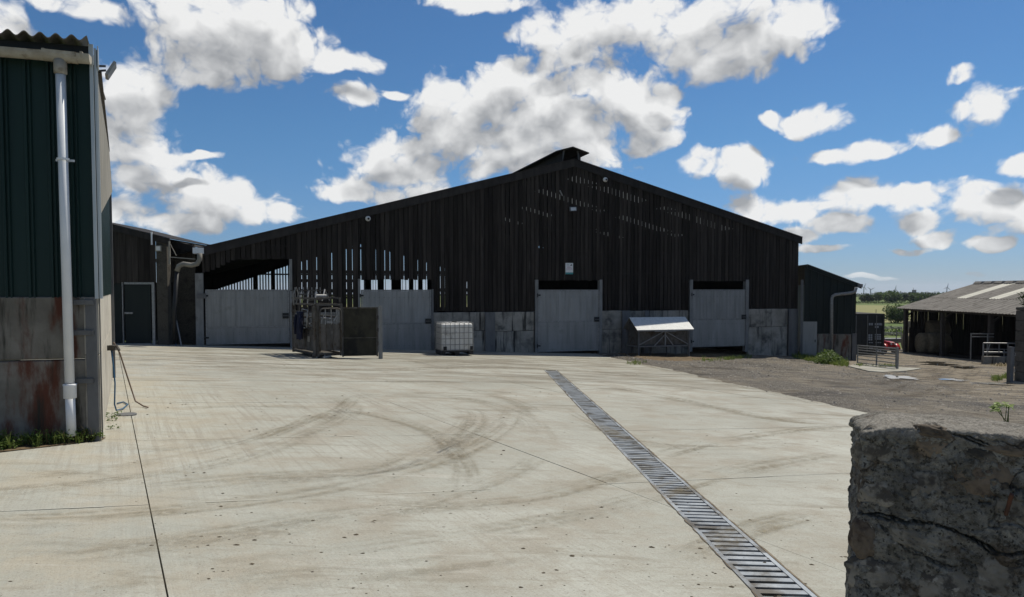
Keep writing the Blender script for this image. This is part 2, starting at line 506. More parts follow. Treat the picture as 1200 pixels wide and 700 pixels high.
# --- ground materials, all in world metres
def ground_mat(name, kind):
    m = bpy.data.materials.new(name); m.use_nodes = True
    n = NT(m.node_tree); n.n.clear()
    out = n.add('ShaderNodeOutputMaterial'); b = n.add('ShaderNodeBsdfPrincipled')
    n.l.new(b.outputs[0], out.inputs[0])
    geo = n.add('ShaderNodeNewGeometry'); pos = geo.outputs['Position']
    b.inputs['Specular IOR Level'].default_value = .2
    bp = n.add('ShaderNodeBump')
    n.l.new(bp.outputs[0], b.inputs['Normal'])
    if kind == 'concrete':
        oi = n.add('ShaderNodeObjectInfo')
        sp0 = None
        rot = n.add('ShaderNodeVectorRotate', rotation_type='Z_AXIS'); n.put(rot.inputs['Vector'], pos); rot.inputs['Angle'].default_value = R(-28)
        q = rot.outputs[0]                        # x across the slabs, y along them
        broom = n.noise(n.vmath('MULTIPLY', q, (1.0, .018, 1)), 22, 5, .7)
        broom2 = n.noise(n.vmath('MULTIPLY', q, (.05, 1.0, 1)), 26, 4, .6)
        big = n.noise(pos, .33, 5, .62)
        mid = n.noise(pos, 1.5, 7, .66)
        fine = n.noise(pos, 26, 5, .7)
        c = n.mix(n.step(big, .34, .66), (.312, .312, .268), (.398, .400, .350))
        c = n.mix(n.math('MULTIPLY', n.step(mid, .42, .66), .75), c, (.29, .262, .21))
        c = n.mix(n.math('MULTIPLY', n.step(fine, .48, .72), .55), c, (.27, .25, .215))
        c = n.mix(n.math('MULTIPLY', n.step(broom, .46, .62), n.math('ADD', n.math('MULTIPLY_ADD', n.step(big, .4, .6), .22, .12), n.math('MULTIPLY', n.step(n.vmath('DISTANCE', pos, (-3.5, 10.5, 0)), 5.5, 2.0), .35))), c, (.26, .24, .20))
        c = n.mix(n.math('MULTIPLY', n.step(broom2, .5, .70), .3), c, (.30, .275, .235))
        # traffic grime smeared across the yard, thicker towards the barn doors
        sp = n.add('ShaderNodeSeparateXYZ'); n.put(sp.inputs[0], pos)
        streak = n.noise(n.vmath('MULTIPLY', pos, (.28, 1.25, 1)), 1.25, 7, .68, .5)
        near = n.step(sp.outputs[1], 5.0, 21.0)
        thr = n.math('MULTIPLY_ADD', near, -.10, .60)
        grime = n.math('MULTIPLY', n.step(streak, thr, n.math('ADD', thr, .13)), n.math('MULTIPLY_ADD', near, .25, .60))
        c = n.mix(grime, c, (.19, .172, .132))
        band = n.math('MULTIPLY', n.step(sp.outputs[1], 14.5, 19.5), n.step(n.noise(n.vmath('MULTIPLY', pos, (.2, 1.0, 1)), 2.2, 6, .7), .46, .6))
        c = n.mix(n.math('MULTIPLY', band, .75), c, (.15, .132, .10))
        # sandy wash along the left-hand shed
        sand = n.math('MULTIPLY', n.step(n.math('ADD', sp.outputs[0], n.math('MULTIPLY', sp.outputs[1], .45)), 1.6, -1.6), n.step(mid, .35, .65))
        c = n.mix(n.math('MULTIPLY', sand, .5), c, (.43, .39, .30))
        streak2 = n.noise(n.vmath('MULTIPLY', n.vmath('ADD', pos, (7, 3, 1)), (.22, 1.6, 1)), 3.2, 8, .74, .8)
        c = n.mix(n.math('MULTIPLY', n.step(streak2, .52, .66), .55), c, (.225, .205, .16))
        c = n.mix(n.math('MULTIPLY', n.step(streak2, .44, .32), .35), c, (.47, .455, .405))
        grit = n.noise(pos, 75, 4, .8)
        c = n.mix(n.math('MULTIPLY', n.step(grit, .52, .66), .6), c, (.19, .17, .135))
        c = n.mix(n.math('MULTIPLY', n.step(grit, .44, .34), .35), c, (.50, .485, .43))
        # small pits and crumbs of dirt
        v = n.voro(pos, 5.0, 'F1')
        spot = n.math('MULTIPLY', n.step(v, .085, .05), n.step(n.noise(pos, 2.3, 2, .5), .5, .62))
        c = n.mix(n.math('MULTIPLY', spot, .8), c, (.09, .075, .055))
        v2 = n.voro(pos, 17.0, 'F1')
        spot2 = n.math('MULTIPLY', n.step(v2, .15, .08), n.step(n.noise(pos, 1.3, 3, .6), .48, .62))
        c = n.mix(n.math('MULTIPLY', spot2, .6), c, (.14, .12, .09))
        # hair cracks and dried slurry lines
        cr = n.voro(n.vmath('ADD', pos, n.vmath('MULTIPLY', n.noise(pos, 1.3, 4, .6, out=1), (.9, .9, 0))), .42, 'DISTANCE_TO_EDGE')
        c = n.mix(n.math('MULTIPLY', n.step(cr, .002, .0008), .0), c, (.16, .145, .12))
        c = n.mix(1.0, c, n.mix(oi.outputs['Random'], (.965, .965, .965), (1.02, 1.02, 1.02)), 'MULTIPLY')
        n.put(b.inputs['Base Color'], c)
        n.put(b.inputs['Roughness'], n.step(mid, .3, .7, .72, .92))
        h = n.math('ADD', n.math('MULTIPLY', broom, .9), n.math('ADD', n.math('MULTIPLY', fine, .5), n.math('MULTIPLY', broom2, .5)))
        n.put(bp.inputs['Height'], h); bp.inputs['Strength'].default_value = .35; bp.inputs['Distance'].default_value = .012
    elif kind == 'gravel':
        st = n.voro(pos, 30, 'F1', out=1)
        ed = n.voro(pos, 30, 'DISTANCE_TO_EDGE')
        big = n.noise(pos, .45, 5, .6)
        mud = n.noise(n.vmath('MULTIPLY', pos, (1, .55, 1)), .8, 6, .65)
        sep_ = n.add('ShaderNodeSeparateXYZ'); n.put(sep_.inputs[0], st)
        c = n.mix(sep_.outputs[0], (.135, .122, .102), (.33, .30, .255))
        c = n.mix(n.step(ed, .10, .02), c, (.075, .068, .058))
        sp = n.add('ShaderNodeSeparateXYZ'); n.put(sp.inputs[0], pos)
        faraway = n.step(sp.outputs[0], 9.0, 15.0)
        m_ = n.step(n.math('MULTIPLY_ADD', faraway, .20, mud), .44, .62)
        mudc = n.mix(n.step(n.noise(n.vmath('MULTIPLY', pos, (.6, 1.3, 1)), 2.4, 8, .72), .36, .62), (.145, .122, .092), n.mix(faraway, (.31, .275, .22), (.42, .355, .26)))
        c = n.mix(n.math('MULTIPLY', m_, .92), c, mudc)
        wet = n.step(n.noise(n.vmath('MULTIPLY', pos, (.5, 1.2, 1)), .8, 7, .68), .53, .63)
        c = n.mix(n.math('MULTIPLY', wet, .8), c, (.06, .048, .034))
        n.put(b.inputs['Base Color'], c)
        n.put(b.inputs['Roughness'], n.step(wet, 0, 1, .95, .6))
        n.put(bp.inputs['Height'], n.math('ADD', n.step(ed, 0, .3), n.math('MULTIPLY', n.noise(pos, 5, 6, .7), 2.0)))
        bp.inputs['Strength'].default_value = .9; bp.inputs['Distance'].default_value = .03
    elif kind == 'field':
        big = n.noise(pos, .05, 5, .6)
        fine = n.noise(pos, .9, 6, .7)
        c = n.mix(n.step(big, .35, .65), (.085, .125, .032), (.14, .165, .052))
        c = n.mix(n.math('MULTIPLY', n.step(fine, .4, .7), .5), c, (.07, .10, .028))
        sp = n.add('ShaderNodeSeparateXYZ'); n.put(sp.inputs[0], pos)
        dist_ = n.vmath('LENGTH', pos)
        pale = n.math('MULTIPLY', n.step(dist_, 128, 134), n.step(dist_, 290, 280))
        c = n.mix(n.math('MULTIPLY', pale, .9), c, n.mix(n.step(fine, .3, .7), (.19, .185, .075), (.25, .235, .105)))
        n.put(b.inputs['Base Color'], c); b.inputs['Roughness'].default_value = .95
        n.put(bp.inputs['Height'], fine); bp.inputs['Strength'].default_value = .5; bp.inputs['Distance'].default_value = .3
    elif kind == 'soil':
        c = n.mix(n.step(n.noise(pos, 4, 6, .7), .35, .65), (.085, .062, .038), (.17, .125, .075))
        n.put(b.inputs['Base Color'], c); b.inputs['Roughness'].default_value = .97
        n.put(bp.inputs['Height'], n.noise(pos, 14, 6, .7)); bp.inputs['Strength'].default_value = .8; bp.inputs['Distance'].default_value = .03
    elif kind in ('mud', 'wetmud'):
        oi_ = n.add('ShaderNodeObjectInfo')
        uv = n.add('ShaderNodeAttribute'); uv.attribute_name = 'across'
        lane = n.add('ShaderNodeAttribute'); lane.attribute_name = 'lane'
        lv = lane.outputs['Vector']
        st_ = n.noise(n.vmath('MULTIPLY', lv, (9.0, .55, 1)), 1.0, 5, .65)
        br = n.noise(lv, .9, 4, .6)
        a = n.math('MULTIPLY', n.step(uv.outputs['Fac'], 0.0, .9), n.step(n.math('ADD', n.math('MULTIPLY', st_, .6), n.math('MULTIPLY', br, .4)), .42, .66))
        a = n.math('MULTIPLY', a, n.step(n.noise(pos, 14, 4, .7), .30, .52))
        sx_ = n.add('ShaderNodeSeparateXYZ'); n.put(sx_.inputs[0], lv)
        chev = n.math('SINE', n.math('MULTIPLY', n.math('ADD', sx_.outputs[1], n.math('ABSOLUTE', sx_.outputs[0])), 30.0))
        a = n.math('MULTIPLY', a, n.step(chev, -.6, .5, .7, 1.0))
        a = n.math('MULTIPLY', a, n.math('MULTIPLY_ADD', oi_.outputs['Random'], .38, .28 if kind == 'mud' else .5))
        lug = n.noise(pos, 11, 4, .7)
        c = n.mix(n.step(lug, .4, .65), *(((.27, .232, .16), (.19, .158, .105)) if kind == 'mud' else ((.10, .078, .052), (.055, .043, .03))))
        n.put(b.inputs['Base Color'], c); b.inputs['Roughness'].default_value = .95
        n.put(b.inputs['Alpha'], a)
        n.put(bp.inputs['Height'], lug); bp.inputs['Strength'].default_value = .6; bp.inputs['Distance'].default_value = .02
    elif kind == 'puddle':
        b.inputs['Base Color'].default_value = (.05, .045, .035, 1); b.inputs['Roughness'].default_value = .04
        b.inputs['Specular IOR Level'].default_value = .6
        n.put(bp.inputs['Height'], n.noise(pos, 9, 2, .5)); bp.inputs['Strength'].default_value = .03
    return m


G_conc = ground_mat('brushed_yard_concrete', 'concrete')
G_gravel = ground_mat('muddy_gravel', 'gravel')
G_field = ground_mat('pasture', 'field')
G_soil = ground_mat('bare_soil', 'soil')
G_mud = ground_mat('dried_mud', 'mud')
G_water = ground_mat('puddle_water', 'puddle')
G_wet = ground_mat('wet_mud', 'wetmud')


# ------------------------------------------------------------------ terrain
def sstep(x, a, b):
    t = min(1, max(0, (x - a) / (b - a))); return t * t * (3 - 2 * t)


def base_z(x, y):
    r = math.hypot(x, y)
    s = sstep(r, 58, 92)
    far = -3.7 + .5 * noise.noise(Vector((x * .006, y * .006, 3))) * sstep(r, 150, 300) - .0057 * max(0, r - 650)
    return P(max(-70, min(70, x)), max(-40, min(80, y))) * (1 - s) + far * s


def sunk(x, y):
    dx = max(-24 - x, 0, x - 40); dy = max(-9 - y, 0, y - 58)
    return -.36 * (1 - sstep(math.hypot(dx, dy), 0, 4))


def axis_pts(near, step, far):
    a = [i * step for i in range(int(near / step) + 1)]
    x = near; s = step
    while x < far:
        s *= 1.22; x += s; a.append(x)
    return [-q for q in reversed(a[1:])] + a


xs = axis_pts(64, 1.6, 9000); ys = axis_pts(64, 1.6, 9000)
mb = MB()
for y in ys:
    for x in xs:
        mb.v.append((x, y, base_z(x, y) + sunk(x, y)))
nx = len(xs)
for j in range(len(ys) - 1):
    for i in range(nx - 1):
        mb.f.append((j * nx + i, j * nx + i + 1, (j + 1) * nx + i + 1, (j + 1) * nx + i))
GROUND_LOW = min(v[2] for v in mb.v); GROUND_FAR = max(xs)
tag(mb.build('ground', G_field, smooth=True), kind='structure')

# edge between the concrete yard and the gravel
EDGE = [gnd(*q).xy for q in ((688, 413), (730, 421), (775, 430.5), (1000, 480))]
d_ = (EDGE[-1] - EDGE[-2]).normalized()
EDGE.append(EDGE[-1] + d_ * 14)
d0_ = Vector((-.25, .97)).normalized()
EDGE.insert(0, EDGE[0] + d0_ * 3)


def edge_sd(x, y):
    best = 1e9; sgn = 1
    p = Vector((x, y))
    for a, b in zip(EDGE, EDGE[1:]):
        ab = b - a; t = max(0, min(1, (p - a).dot(ab) / ab.dot(ab)))
        q = a + ab * t; dd = (p - q).length
        if dd < best:
            best = dd; c = ab.x * (p - a).y - ab.y * (p - a).x
            sgn = 1 if c > 0 else -1
    return best * sgn


MOUND = gnd(885, 417).xy
# --- barn frame
BO = Vector((0, 29.7, -.9)); BT = math.atan(.31)
BE = Vector((math.cos(BT), math.sin(BT), 0)); BV = Vector((-math.sin(BT), math.cos(BT), 0))


def B2W(u, v):
    q = BO + BE * u + BV * v
    return q.x, q.y


def gravel_z(x, y):
    sd = edge_sd(x, y)
    n1 = noise.noise(Vector((x * 1.3, y * 1.3, 0))) + .5 * noise.noise(Vector((x * 3.7, y * 3.7, 5)))
    n2 = noise.noise(Vector((x * .35, y * .35, 9)))
    h = max(-.34, min(.03, sd * .07)) + .015 * n1 + (.03 * n2 if sd > 1 else 0) + .006
    md = (Vector((x, y)) - MOUND).length
    return base_z(x, y) + h + .10 * math.exp(-(md / 2.2) ** 2)


mb = MB()
gx = [-1 + .3 * i for i in range(115)] + [33.5 + 1.5 * i for i in range(20)]
gy = [-5 + .45 * i for i in range(30)] + [8.5 + .3 * i for i in range(120)] + [44.5 + 1.0 * i for i in range(30)]
for y in gy:
    for x in gx:
        z = gravel_z(x, y)
        r_ = sstep(math.hypot(x, y), 62, 72)
        mb.v.append((x, y, z - .6 * r_))
n_ = len(gx)
for j in range(len(gy) - 1):
    for i in range(n_ - 1):
        mb.f.append((j * n_ + i, j * n_ + i + 1, (j + 1) * n_ + i + 1, (j + 1) * n_ + i))
tag(mb.build('gravel_track', G_gravel, smooth=True), kind='structure')


# --- concrete yard in slabs
def clip(poly, a, n, off=0.0):
    """keep the part of poly where (p-a).n >= off"""
    out = []
    for i, p in enumerate(poly):
        q = poly[(i + 1) % len(poly)]
        dp, dq = (p - a).dot(n) - off, (q - a).dot(n) - off
        if dp >= 0: out.append(p)
        if (dp >= 0) != (dq >= 0): out.append(p + (q - p) * (dp / (dp - dq)))
    return out


SC = gnd(119, 517)                                     # near corner of the left shed
side_dir = (gnd(133, 438).xy - SC.xy).normalized()
weed_l = gnd(0, 531).xy
left_dir = (weed_l - SC.xy).normalized()
YARD = [SC.xy + left_dir * 7, SC.xy + left_dir * 7 + Vector((.5, -14)), Vector((EDGE[-1].x + .02, EDGE[-1].y)), *reversed(EDGE[:-1]),
        Vector(B2W(3.4, .6)), Vector(B2W(-11.8, .6)), Vector((-18, 25.9)), Vector((-18, 22)), SC.xy + side_dir * 8, SC.xy + Vector((.0, 0))]
J0 = gnd(175, 592).xy
ja = (gnd(160, 517).xy - gnd(197, 700).xy).normalized()
jb = (gnd(1000, 555).xy - gnd(0, 601).xy).normalized()
na = Vector((ja.y, -ja.x)); nb = Vector((-jb.y, jb.x))     # to the right of ja / beyond jb
DR0, DR1 = gnd(923, 700).xy, gnd(645, 434).xy
dd_ = (DR1 - DR0).normalized(); DR0 = DR0 - dd_ * 2.2
dn = Vector((dd_.y, -dd_.x)); DW = .185
long_t = [k * 3.9 for k in range(-4, 8)]
cross_s = [-12.6, -9.3, -6.3, -3.2, 0, 2.9, 6.2, 9.6, 13.0, 16.4, 20, 24, 28]
yard = MB()
sub = [(p.x, p.y, P(p.x, p.y) - .30) for p in YARD]
yard.poly(sub)
YO = yard.build('yard', G_soil)
tag(YO, kind='structure')
slab_n = 0
for i in range(len(long_t) - 1):
    for j in range(len(cross_s) - 1):
        c = [Vector(p) for p in YARD]
        jw = .005 if i == 4 or i == 3 else .004
        c = clip(c, J0 + na * long_t[i], na, jw if long_t[i] == 0 else .002)
        c = clip(c, J0 + na * long_t[i + 1], -na, jw if long_t[i + 1] == 0 else .002)
        if len(c) > 2: c = clip(c, J0 + nb * cross_s[j], nb, .002)
        if len(c) > 2: c = clip(c, J0 + nb * cross_s[j + 1], -nb, .002)
        if len(c) < 3: continue
        far_ = clip(c, DR1, dd_, .0)
        rest = clip(c, DR1, -dd_, .004)
        for piece in (far_, clip(rest, DR0, -dn, DW) if len(rest) > 2 else [], clip(rest, DR0, dn, DW) if len(rest) > 2 else []):
            if len(piece) < 3: continue
            area = abs(sum(p.x * q.y - p.y * q.x for p, q in zip(piece, piece[1:] + piece[:1]))) / 2
            if area < .02: continue
            m = MB(); b = len(piece); lift = random.uniform(-.003, .003)
            m.v = [(p.x, p.y, P(p.x, p.y) + lift) for p in piece] + [(p.x, p.y, P(p.x, p.y) - .29) for p in piece]
            m.f = [tuple(range(b)), tuple(range(2 * b - 1, b - 1, -1))] + [(k, b + k, b + (k + 1) % b, (k + 1) % b) for k in range(b)]
            m.build('slab', G_conc, YO); slab_n += 1

M_slurry = mat('dried_slurry', (.44, .43, .375), (.38, .37, .32), 9, rough=.9)
for s_, t0, t1 in ((0, -4.5, 9.5), (2.9, -.5, 3.6), (6.2, -1.0, 5.5)):
    m = MB(); a0 = J0 + nb * s_ + na * t0; k = 60
    L = (t1 - t0) / abs(jb.dot(na))
    st = J0 + nb * (s_ / 1) ; st = st + jb * (t0 / jb.dot(na))
    # keep on the cross joint line
    off = (J0 + nb * s_ - st).dot(nb); st = st + nb * off
    for q in range(k):
        p0, p1 = st + jb * L * q / k, st + jb * L * (q + .985) / k
        w0 = .004 + .013 * abs(noise.noise(Vector((q * .31, s_, 1))))
        if noise.noise(Vector((q * .23, s_, 7))) < -.02: continue
        if abs((p0 - DR0).dot(dn)) < .3 or abs((p1 - DR0).dot(dn)) < .3: continue
        m.poly([(p.x, p.y, P(p.x, p.y) + .0055) for p in (p0 - nb * w0, p1 - nb * w0, p1 + nb * w0, p0 + nb * w0)])
    m.build('joint_filler', M_slurry, YO)

# dried mud left by tyres
def mud_track(pts, w, zf=None, mt=None, nm='tyre_mud'):
    pts = [gnd(*p).xy for p in pts]
    dense = []
    n = len(pts)
    for i in range(n - 1):
        p0, p1, p2, p3 = pts[max(i - 1, 0)], pts[i], pts[i + 1], pts[min(i + 2, n - 1)]
        for k in range(10):
            t = k / 10
            dense.append(.5 * (2 * p1 + (p2 - p0) * t + (2 * p0 - 5 * p1 + 4 * p2 - p3) * t * t + (3 * p1 - p0 - 3 * p2 + p3) * t ** 3))
    m = MB(); att = []; lane = []; run = 0.0
    for i, p in enumerate(dense):
        a, b = dense[max(i - 1, 0)], dense[min(i + 1, len(dense) - 1)]
        d = (b - a).normalized(); s = Vector((d.y, -d.x))
        run += (p - a).length
        end = min(1, min(i, len(dense) - 1 - i) / 6)
        for k, f in ((-1, 0), (-.5, .8), (.5, .8), (1, 0)):
            q = p + s * w * k
            m.v.append((q.x, q.y, zf(q.x, q.y, f) if zf else P(q.x, q.y) + .006)); att.append(f * end); lane += [k * w, run, len(pts) * 3.7]
    for i in range(len(dense) - 1):
        for k in range(3):
            m.f.append((4 * i + k, 4 * i + k + 1, 4 * i + k + 5, 4 * i + k + 4))
    o = m.build(nm, mt or G_mud)
    at_ = o.data.attributes.new('across', 'FLOAT', 'POINT')
    at_.data.foreach_set('value', att)
    la_ = o.data.attributes.new('lane', 'FLOAT_VECTOR', 'POINT')
    la_.data.foreach_set('vector', lane)
    return tag(o, kind='stuff')


mud_track([(-60, 590), (0, 578), (120, 566), (250, 545), (340, 517), (398, 492), (410, 476), (385, 462)], .26)
mud_track([(140, 575), (300, 560), (440, 552), (500, 530), (545, 506), (556, 488), (545, 478)], .30)
mud_track([(40, 660), (220, 632), (420, 600), (620, 585), (720, 560), (790, 545)], .22)
mud_track([(380, 470), (470, 462), (560, 470), (620, 492), (640, 520)], .3)
mud_track([(740, 545), (830, 520), (930, 505), (1010, 498)], .22)
mud_track([(180, 432), (300, 430), (430, 434), (560, 430), (690, 436), (800, 447)], .5)
mud_track([(150, 423), (280, 420), (400, 425), (520, 424), (640, 426)], .45)
mud_track([(230, 447), (360, 441), (500, 448), (620, 443), (740, 460)], .4)

for pts, w in (([(-40, 612), (120, 606), (300, 588), (450, 560), (540, 530), (590, 500), (600, 478)], .24), ([(0, 640), (160, 640), (340, 622), (500, 590), (600, 556), (640, 530)], .22),
               ([(60, 690), (260, 668), (460, 640), (640, 610), (760, 585)], .26), ([(240, 690), (420, 672), (600, 652), (740, 640)], .22), ([(150, 530), (260, 518), (350, 498), (400, 478), (420, 462)], .2),
               ([(190, 480), (300, 476), (420, 484), (500, 505), (540, 540), (545, 580)], .2), ([(640, 470), (700, 500), (760, 520), (860, 525), (960, 515)], .24), ([(700, 600), (800, 570), (900, 545), (1000, 530)], .26),
               ([(780, 660), (880, 620), (980, 596)], .22), ([(420, 445), (520, 452), (600, 470), (650, 500)], .24), ([(700, 450), (800, 470), (900, 490), (1000, 500)], .3), ([(20, 560), (140, 548), (250, 528), (330, 505), (372, 484)], .18)):
    mud_track(pts, w)
mud_track([(-60, 588), (0, 576), (120, 564), (250, 543), (340, 515), (396, 491), (406, 477)], .17)
mud_track([(250, 572), (340, 562), (440, 549), (500, 527), (540, 505), (553, 490)], .2)
mud_track([(300, 568), (420, 556), (500, 538), (556, 506)], .12)
mud_track([(690, 418), (735, 424), (780, 432), (880, 453), (985, 477)], .55)
mud_track([(720, 419), (800, 438), (900, 460), (985, 480)], .30)
# ruts in the mud of the track
for pts, w in (([(1010, 470), (1050, 458), (1090, 446), (1112, 437), (1122, 429)], .22), ([(1040, 474), (1085, 461), (1125, 447), (1143, 437), (1150, 430)], .22), ([(930, 448), (980, 452), (1040, 450), (1100, 440)], .3), ([(1070, 440), (1110, 434), (1140, 436)], .5), ([(990, 462), (1060, 466), (1130, 462), (1190, 466)], .25)):
    mud_track(pts, w, lambda x, y, f: gravel_z(x, y) + .03, G_wet, 'wet_rut')

# crumbs of dirt lying on the concrete
m = MB()
for k in range(1500):
    q = gnd(random.uniform(0, 1000), random.choice((random.uniform(430, 700), random.uniform(425, 520))))
    if edge_sd(q.x, q.y) > -.1 or (q.xy - SC.xy).dot(Vector((side_dir.y, -side_dir.x))) < .3 and q.y > SC.y - .6: continue
    if noise.noise(Vector((q.x * .45, q.y * .45, 3))) < .02 and random.random() < .8: continue
    r = random.choice((.003, .004, .005, .006, .007, .009, .014)) * random.uniform(.7, 1.3)
    b = len(m.v); h = r * random.uniform(.3, .5)
    for a in range(6):
        t = a * math.pi / 3 + random.uniform(-.3, .3); rr = r * random.uniform(.7, 1.2)
        m.v.append((q.x + rr * 1.3 * math.cos(t), q.y + rr * math.sin(t), q.z))
    m.v.append((q.x, q.y, q.z + h))
    m.f += [(b + a, b + (a + 1) % 6, b + 6) for a in range(6)]
M_dung = mat('dark_dirt', (.045, .037, .026), (.09, .07, .045), 30, rough=1)
tag(m.build('dirt_crumbs', M_dung), kind='stuff')

# loose stones on the gravel
m = MB()
cnt = 0
while cnt < 8000:
    t = random.random() ** 1.7
    x = random.uniform(1, 26); y = 5 + 40 * t
    if edge_sd(x, y) < -.18 + .35 * noise.noise(Vector((x * 2, y * 2, 4))) or (Vector((x, y)) - BO.xy).dot(BV.xy) > -.05 and x < 13.5: continue
    if noise.noise(Vector((x * .5, y * .5, 2))) < -.25 and random.random() < .8: continue
    if x > 14 and random.random() < .75: continue
    z = gravel_z(x, y) if edge_sd(x, y) > .2 else max(P(x, y), gravel_z(x, y))
    r = random.choice((.010, .012, .015, .02, .03)) * (.7 + y / 40)
    b = len(m.v)
    a0 = random.uniform(0, 6.28); sx = random.uniform(.7, 1.4)
    for dx, dy, dz in ((1, 0, .2), (-.2, 1, .15), (-1, .1, .25), (.1, -1, .2), (.15, .1, .8)):
        xx, yy = dx * r * sx, dy * r
        m.v.append((x + xx * math.cos(a0) - yy * math.sin(a0), y + xx * math.sin(a0) + yy * math.cos(a0), z - .004 + dz * r * random.uniform(.8, 1.2)))
    m.f += [(b, b + 1, b + 4), (b + 1, b + 2, b + 4), (b + 2, b + 3, b + 4), (b + 3, b, b + 4)]
    cnt += 1
M_stone = bpy.data.materials.new('gravel_stone'); M_stone.use_nodes = True
n = NT(M_stone.node_tree); bs = n.n['Principled BSDF']
gg = n.add('ShaderNodeNewGeometry'); n.put(bs.inputs['Base Color'], n.mix(gg.outputs['Random Per Island'], (.115, .103, .088), (.35, .32, .275))); bs.inputs['Roughness'].default_value = .9
tag(m.build('loose_gravel', M_stone), kind='stuff')


# puddles
def puddle(px, py, rx, ry, seed):
    c = gnd(px, py); m = MB(); pts = []
    for k in range(28):
        a = 2 * math.pi * k / 28
        f = 1 + .9 * noise.noise(Vector((math.cos(a) * 2.0, math.sin(a) * 2.0, seed * 3.3)))
        x, y = c.x + rx * .62 * f * math.cos(a), c.y + ry * .55 * f * math.sin(a)
        pts.append((x, y))
    zz = max(gravel_z(x, y) for x, y in pts) + .004
    zz = gravel_z(c.x, c.y) + .035
    m.poly([(x, y, zz) for x, y in pts])
    tag(m.build('puddle', G_water), kind='structure')


puddle(1051, 445, .75, .95, 1)
puddle(1093, 426.5, .8, .9, 2)
puddle(1103, 429.5, 1.1, .8, 3)
puddle(1128, 433, .8, .6, 4)
puddle(1118, 447, .6, .5, 5)
puddle(1160, 452, .9, .4, 6)

# --- slotted drain across the yard
eu = Vector((dd_.x, dd_.y, P(dd_.x, dd_.y))).normalized()
sv = Vector((-dn.x, -dn.y, P(-dn.x, -dn.y))).normalized()
nn = eu.cross(sv).normalized(); sv = nn.cross(eu)
rot_ = Matrix((eu, sv, nn)).transposed()
DL = (DR1 - DR0).length / eu.xy.length
D = thing('drain_grate', 'long galvanised slotted drain grate set in the concrete yard', 'drain', (DR0.x, DR0.y, P(*DR0)))
D.rotation_euler = rot_.to_euler()
M_grate = mat('galvanised_grate', (.27, .29, .305), (.38, .40, .41), 6, rough=.45, metal=.45, bump=.05, rand=.12, c3=(.12, .105, .08), s3=2.2, lo3=.46, hi3=.64)
MB().box(0, DL, -DW + .002, -DW + .006, -.285, -.03).box(0, DL, DW - .006, DW - .002, -.285, -.03).box(0, DL, -DW + .006, DW - .006, -.29, -.27).build('channel', M_dark, D)
for s in (-1, 1):
    k = 0; x = 0.0
    while x < DL:
        x1 = min(DL, x + 1.0)
        c = s * (DW - .022)
        o = MB().box(x + .002, x1 - .002, c - .016, c + .016, -.045, .004).build('side_rail', M_grate, D)
        x = x1
proto = MB().box(-.031, .031, -DW + .039, DW - .039, -.04, .0).mesh('bar', M_grate)
x = .06
while x < DL - .03:
    o = bpy.data.objects.new('bar', proto); col.objects.link(o); o.parent = D; o.location = (x, 0, random.uniform(-.002, .001))
    x += .101
for s in (-1, 1):
    m = MB(); k = int(DL / .06)
    for i in range(k):
        xa, xb = DL * i / k, DL * (i + 1) / k
        def wd(x): return .6 * max(.0, .006 + .022 * noise.noise(Vector((x * 2.2, s * 5, 0))) + .016 * noise.noise(Vector((x * 9, s * 5, 3))) + (.012 if s < 0 else 0))
        wa_, wb_ = wd(xa), wd(xb)
        if wa_ < .004 and wb_ < .004: continue
        m.poly([(xa, s * (DW - .004), .0065), (xb, s * (DW - .004), .0065), (xb, s * (DW + wb_), .0055), (xa, s * (DW + wa_), .0055)])
    m.build('dirt_line', mat('drain_edge_dirt', (.10, .078, .052), (.20, .165, .12), 9, rough=1), D, kind='stuff')
# dark silt packed into the far half
M_silt = mat('grey_silt', (.13, .12, .105), (.2, .185, .16), 5, rough=.95, bump=.3)
m = MB()
x = DL * .56
while x < DL:
    hgt = -.05 + .042 * sstep(x, DL * .56, DL * .8) + random.uniform(-.012, .004)
    m.box(x, min(DL, x + .25), -DW + .05, DW - .05, -.26, min(-.006, hgt)); x += .25
m.build('silt', M_silt, D)


# ------------------------------------------------------------------ the black barn
B = thing('timber_barn', 'big black timber clad barn with a ridge vent at the back of the yard', 'barn', BO, BT)


def bh(px, py, v=0.0):
    return hit(px, py, BO, BT, v)


UL, ZL = bh(236, 291.5); UR, ZR_ = bh(936, 278.5); UC, ZC = bh(672, 188)
slL = (ZC - ZL) / (UC - UL); slR = (ZC - ZR_) / (UR - UC)
VD = 24.0


def roof_z(u):
    return ZC - (UC - u) * slL if u < UC else ZC - (u - UC) * slR


def pxu(u):
    q = BO + BE * u
    return 600 + F * q.x / q.y


def gz(u, v=0.0):
    x, y = B2W(u, v); return P(x, y) - BO.z


ROWS = [(222, 240.5, 'post'), (240.5, 341, 'gate'), (341, 420.5, 'low'), (420.5, 506, 'door'), (506, 626.5, 'wall'), (626.5, 703, 'door'), (703, 807, 'wall'), (807, 874, 'door'), (874, 940, 'wall')]


def board_bottom(u):
    px = pxu(u)
    if px < 240.5: return bh(px, 320)[1]
    if px < 278: return bh(px, 320 - (px - 240.5) * .43)[1]
    if px < 341: return bh(px, 304)[1]
    if px < 420.5: return bh(px, 366)[1]
    if px < 506: return bh(px, 328)[1]
    if px < 626.5: return bh(px, 365)[1]
    if px < 703: return bh(px, 329)[1]
    if px < 807: return bh(px, 363.5)[1]
    if px < 874: return bh(px, 329.5)[1]
    return bh(px, 361.5)[1]


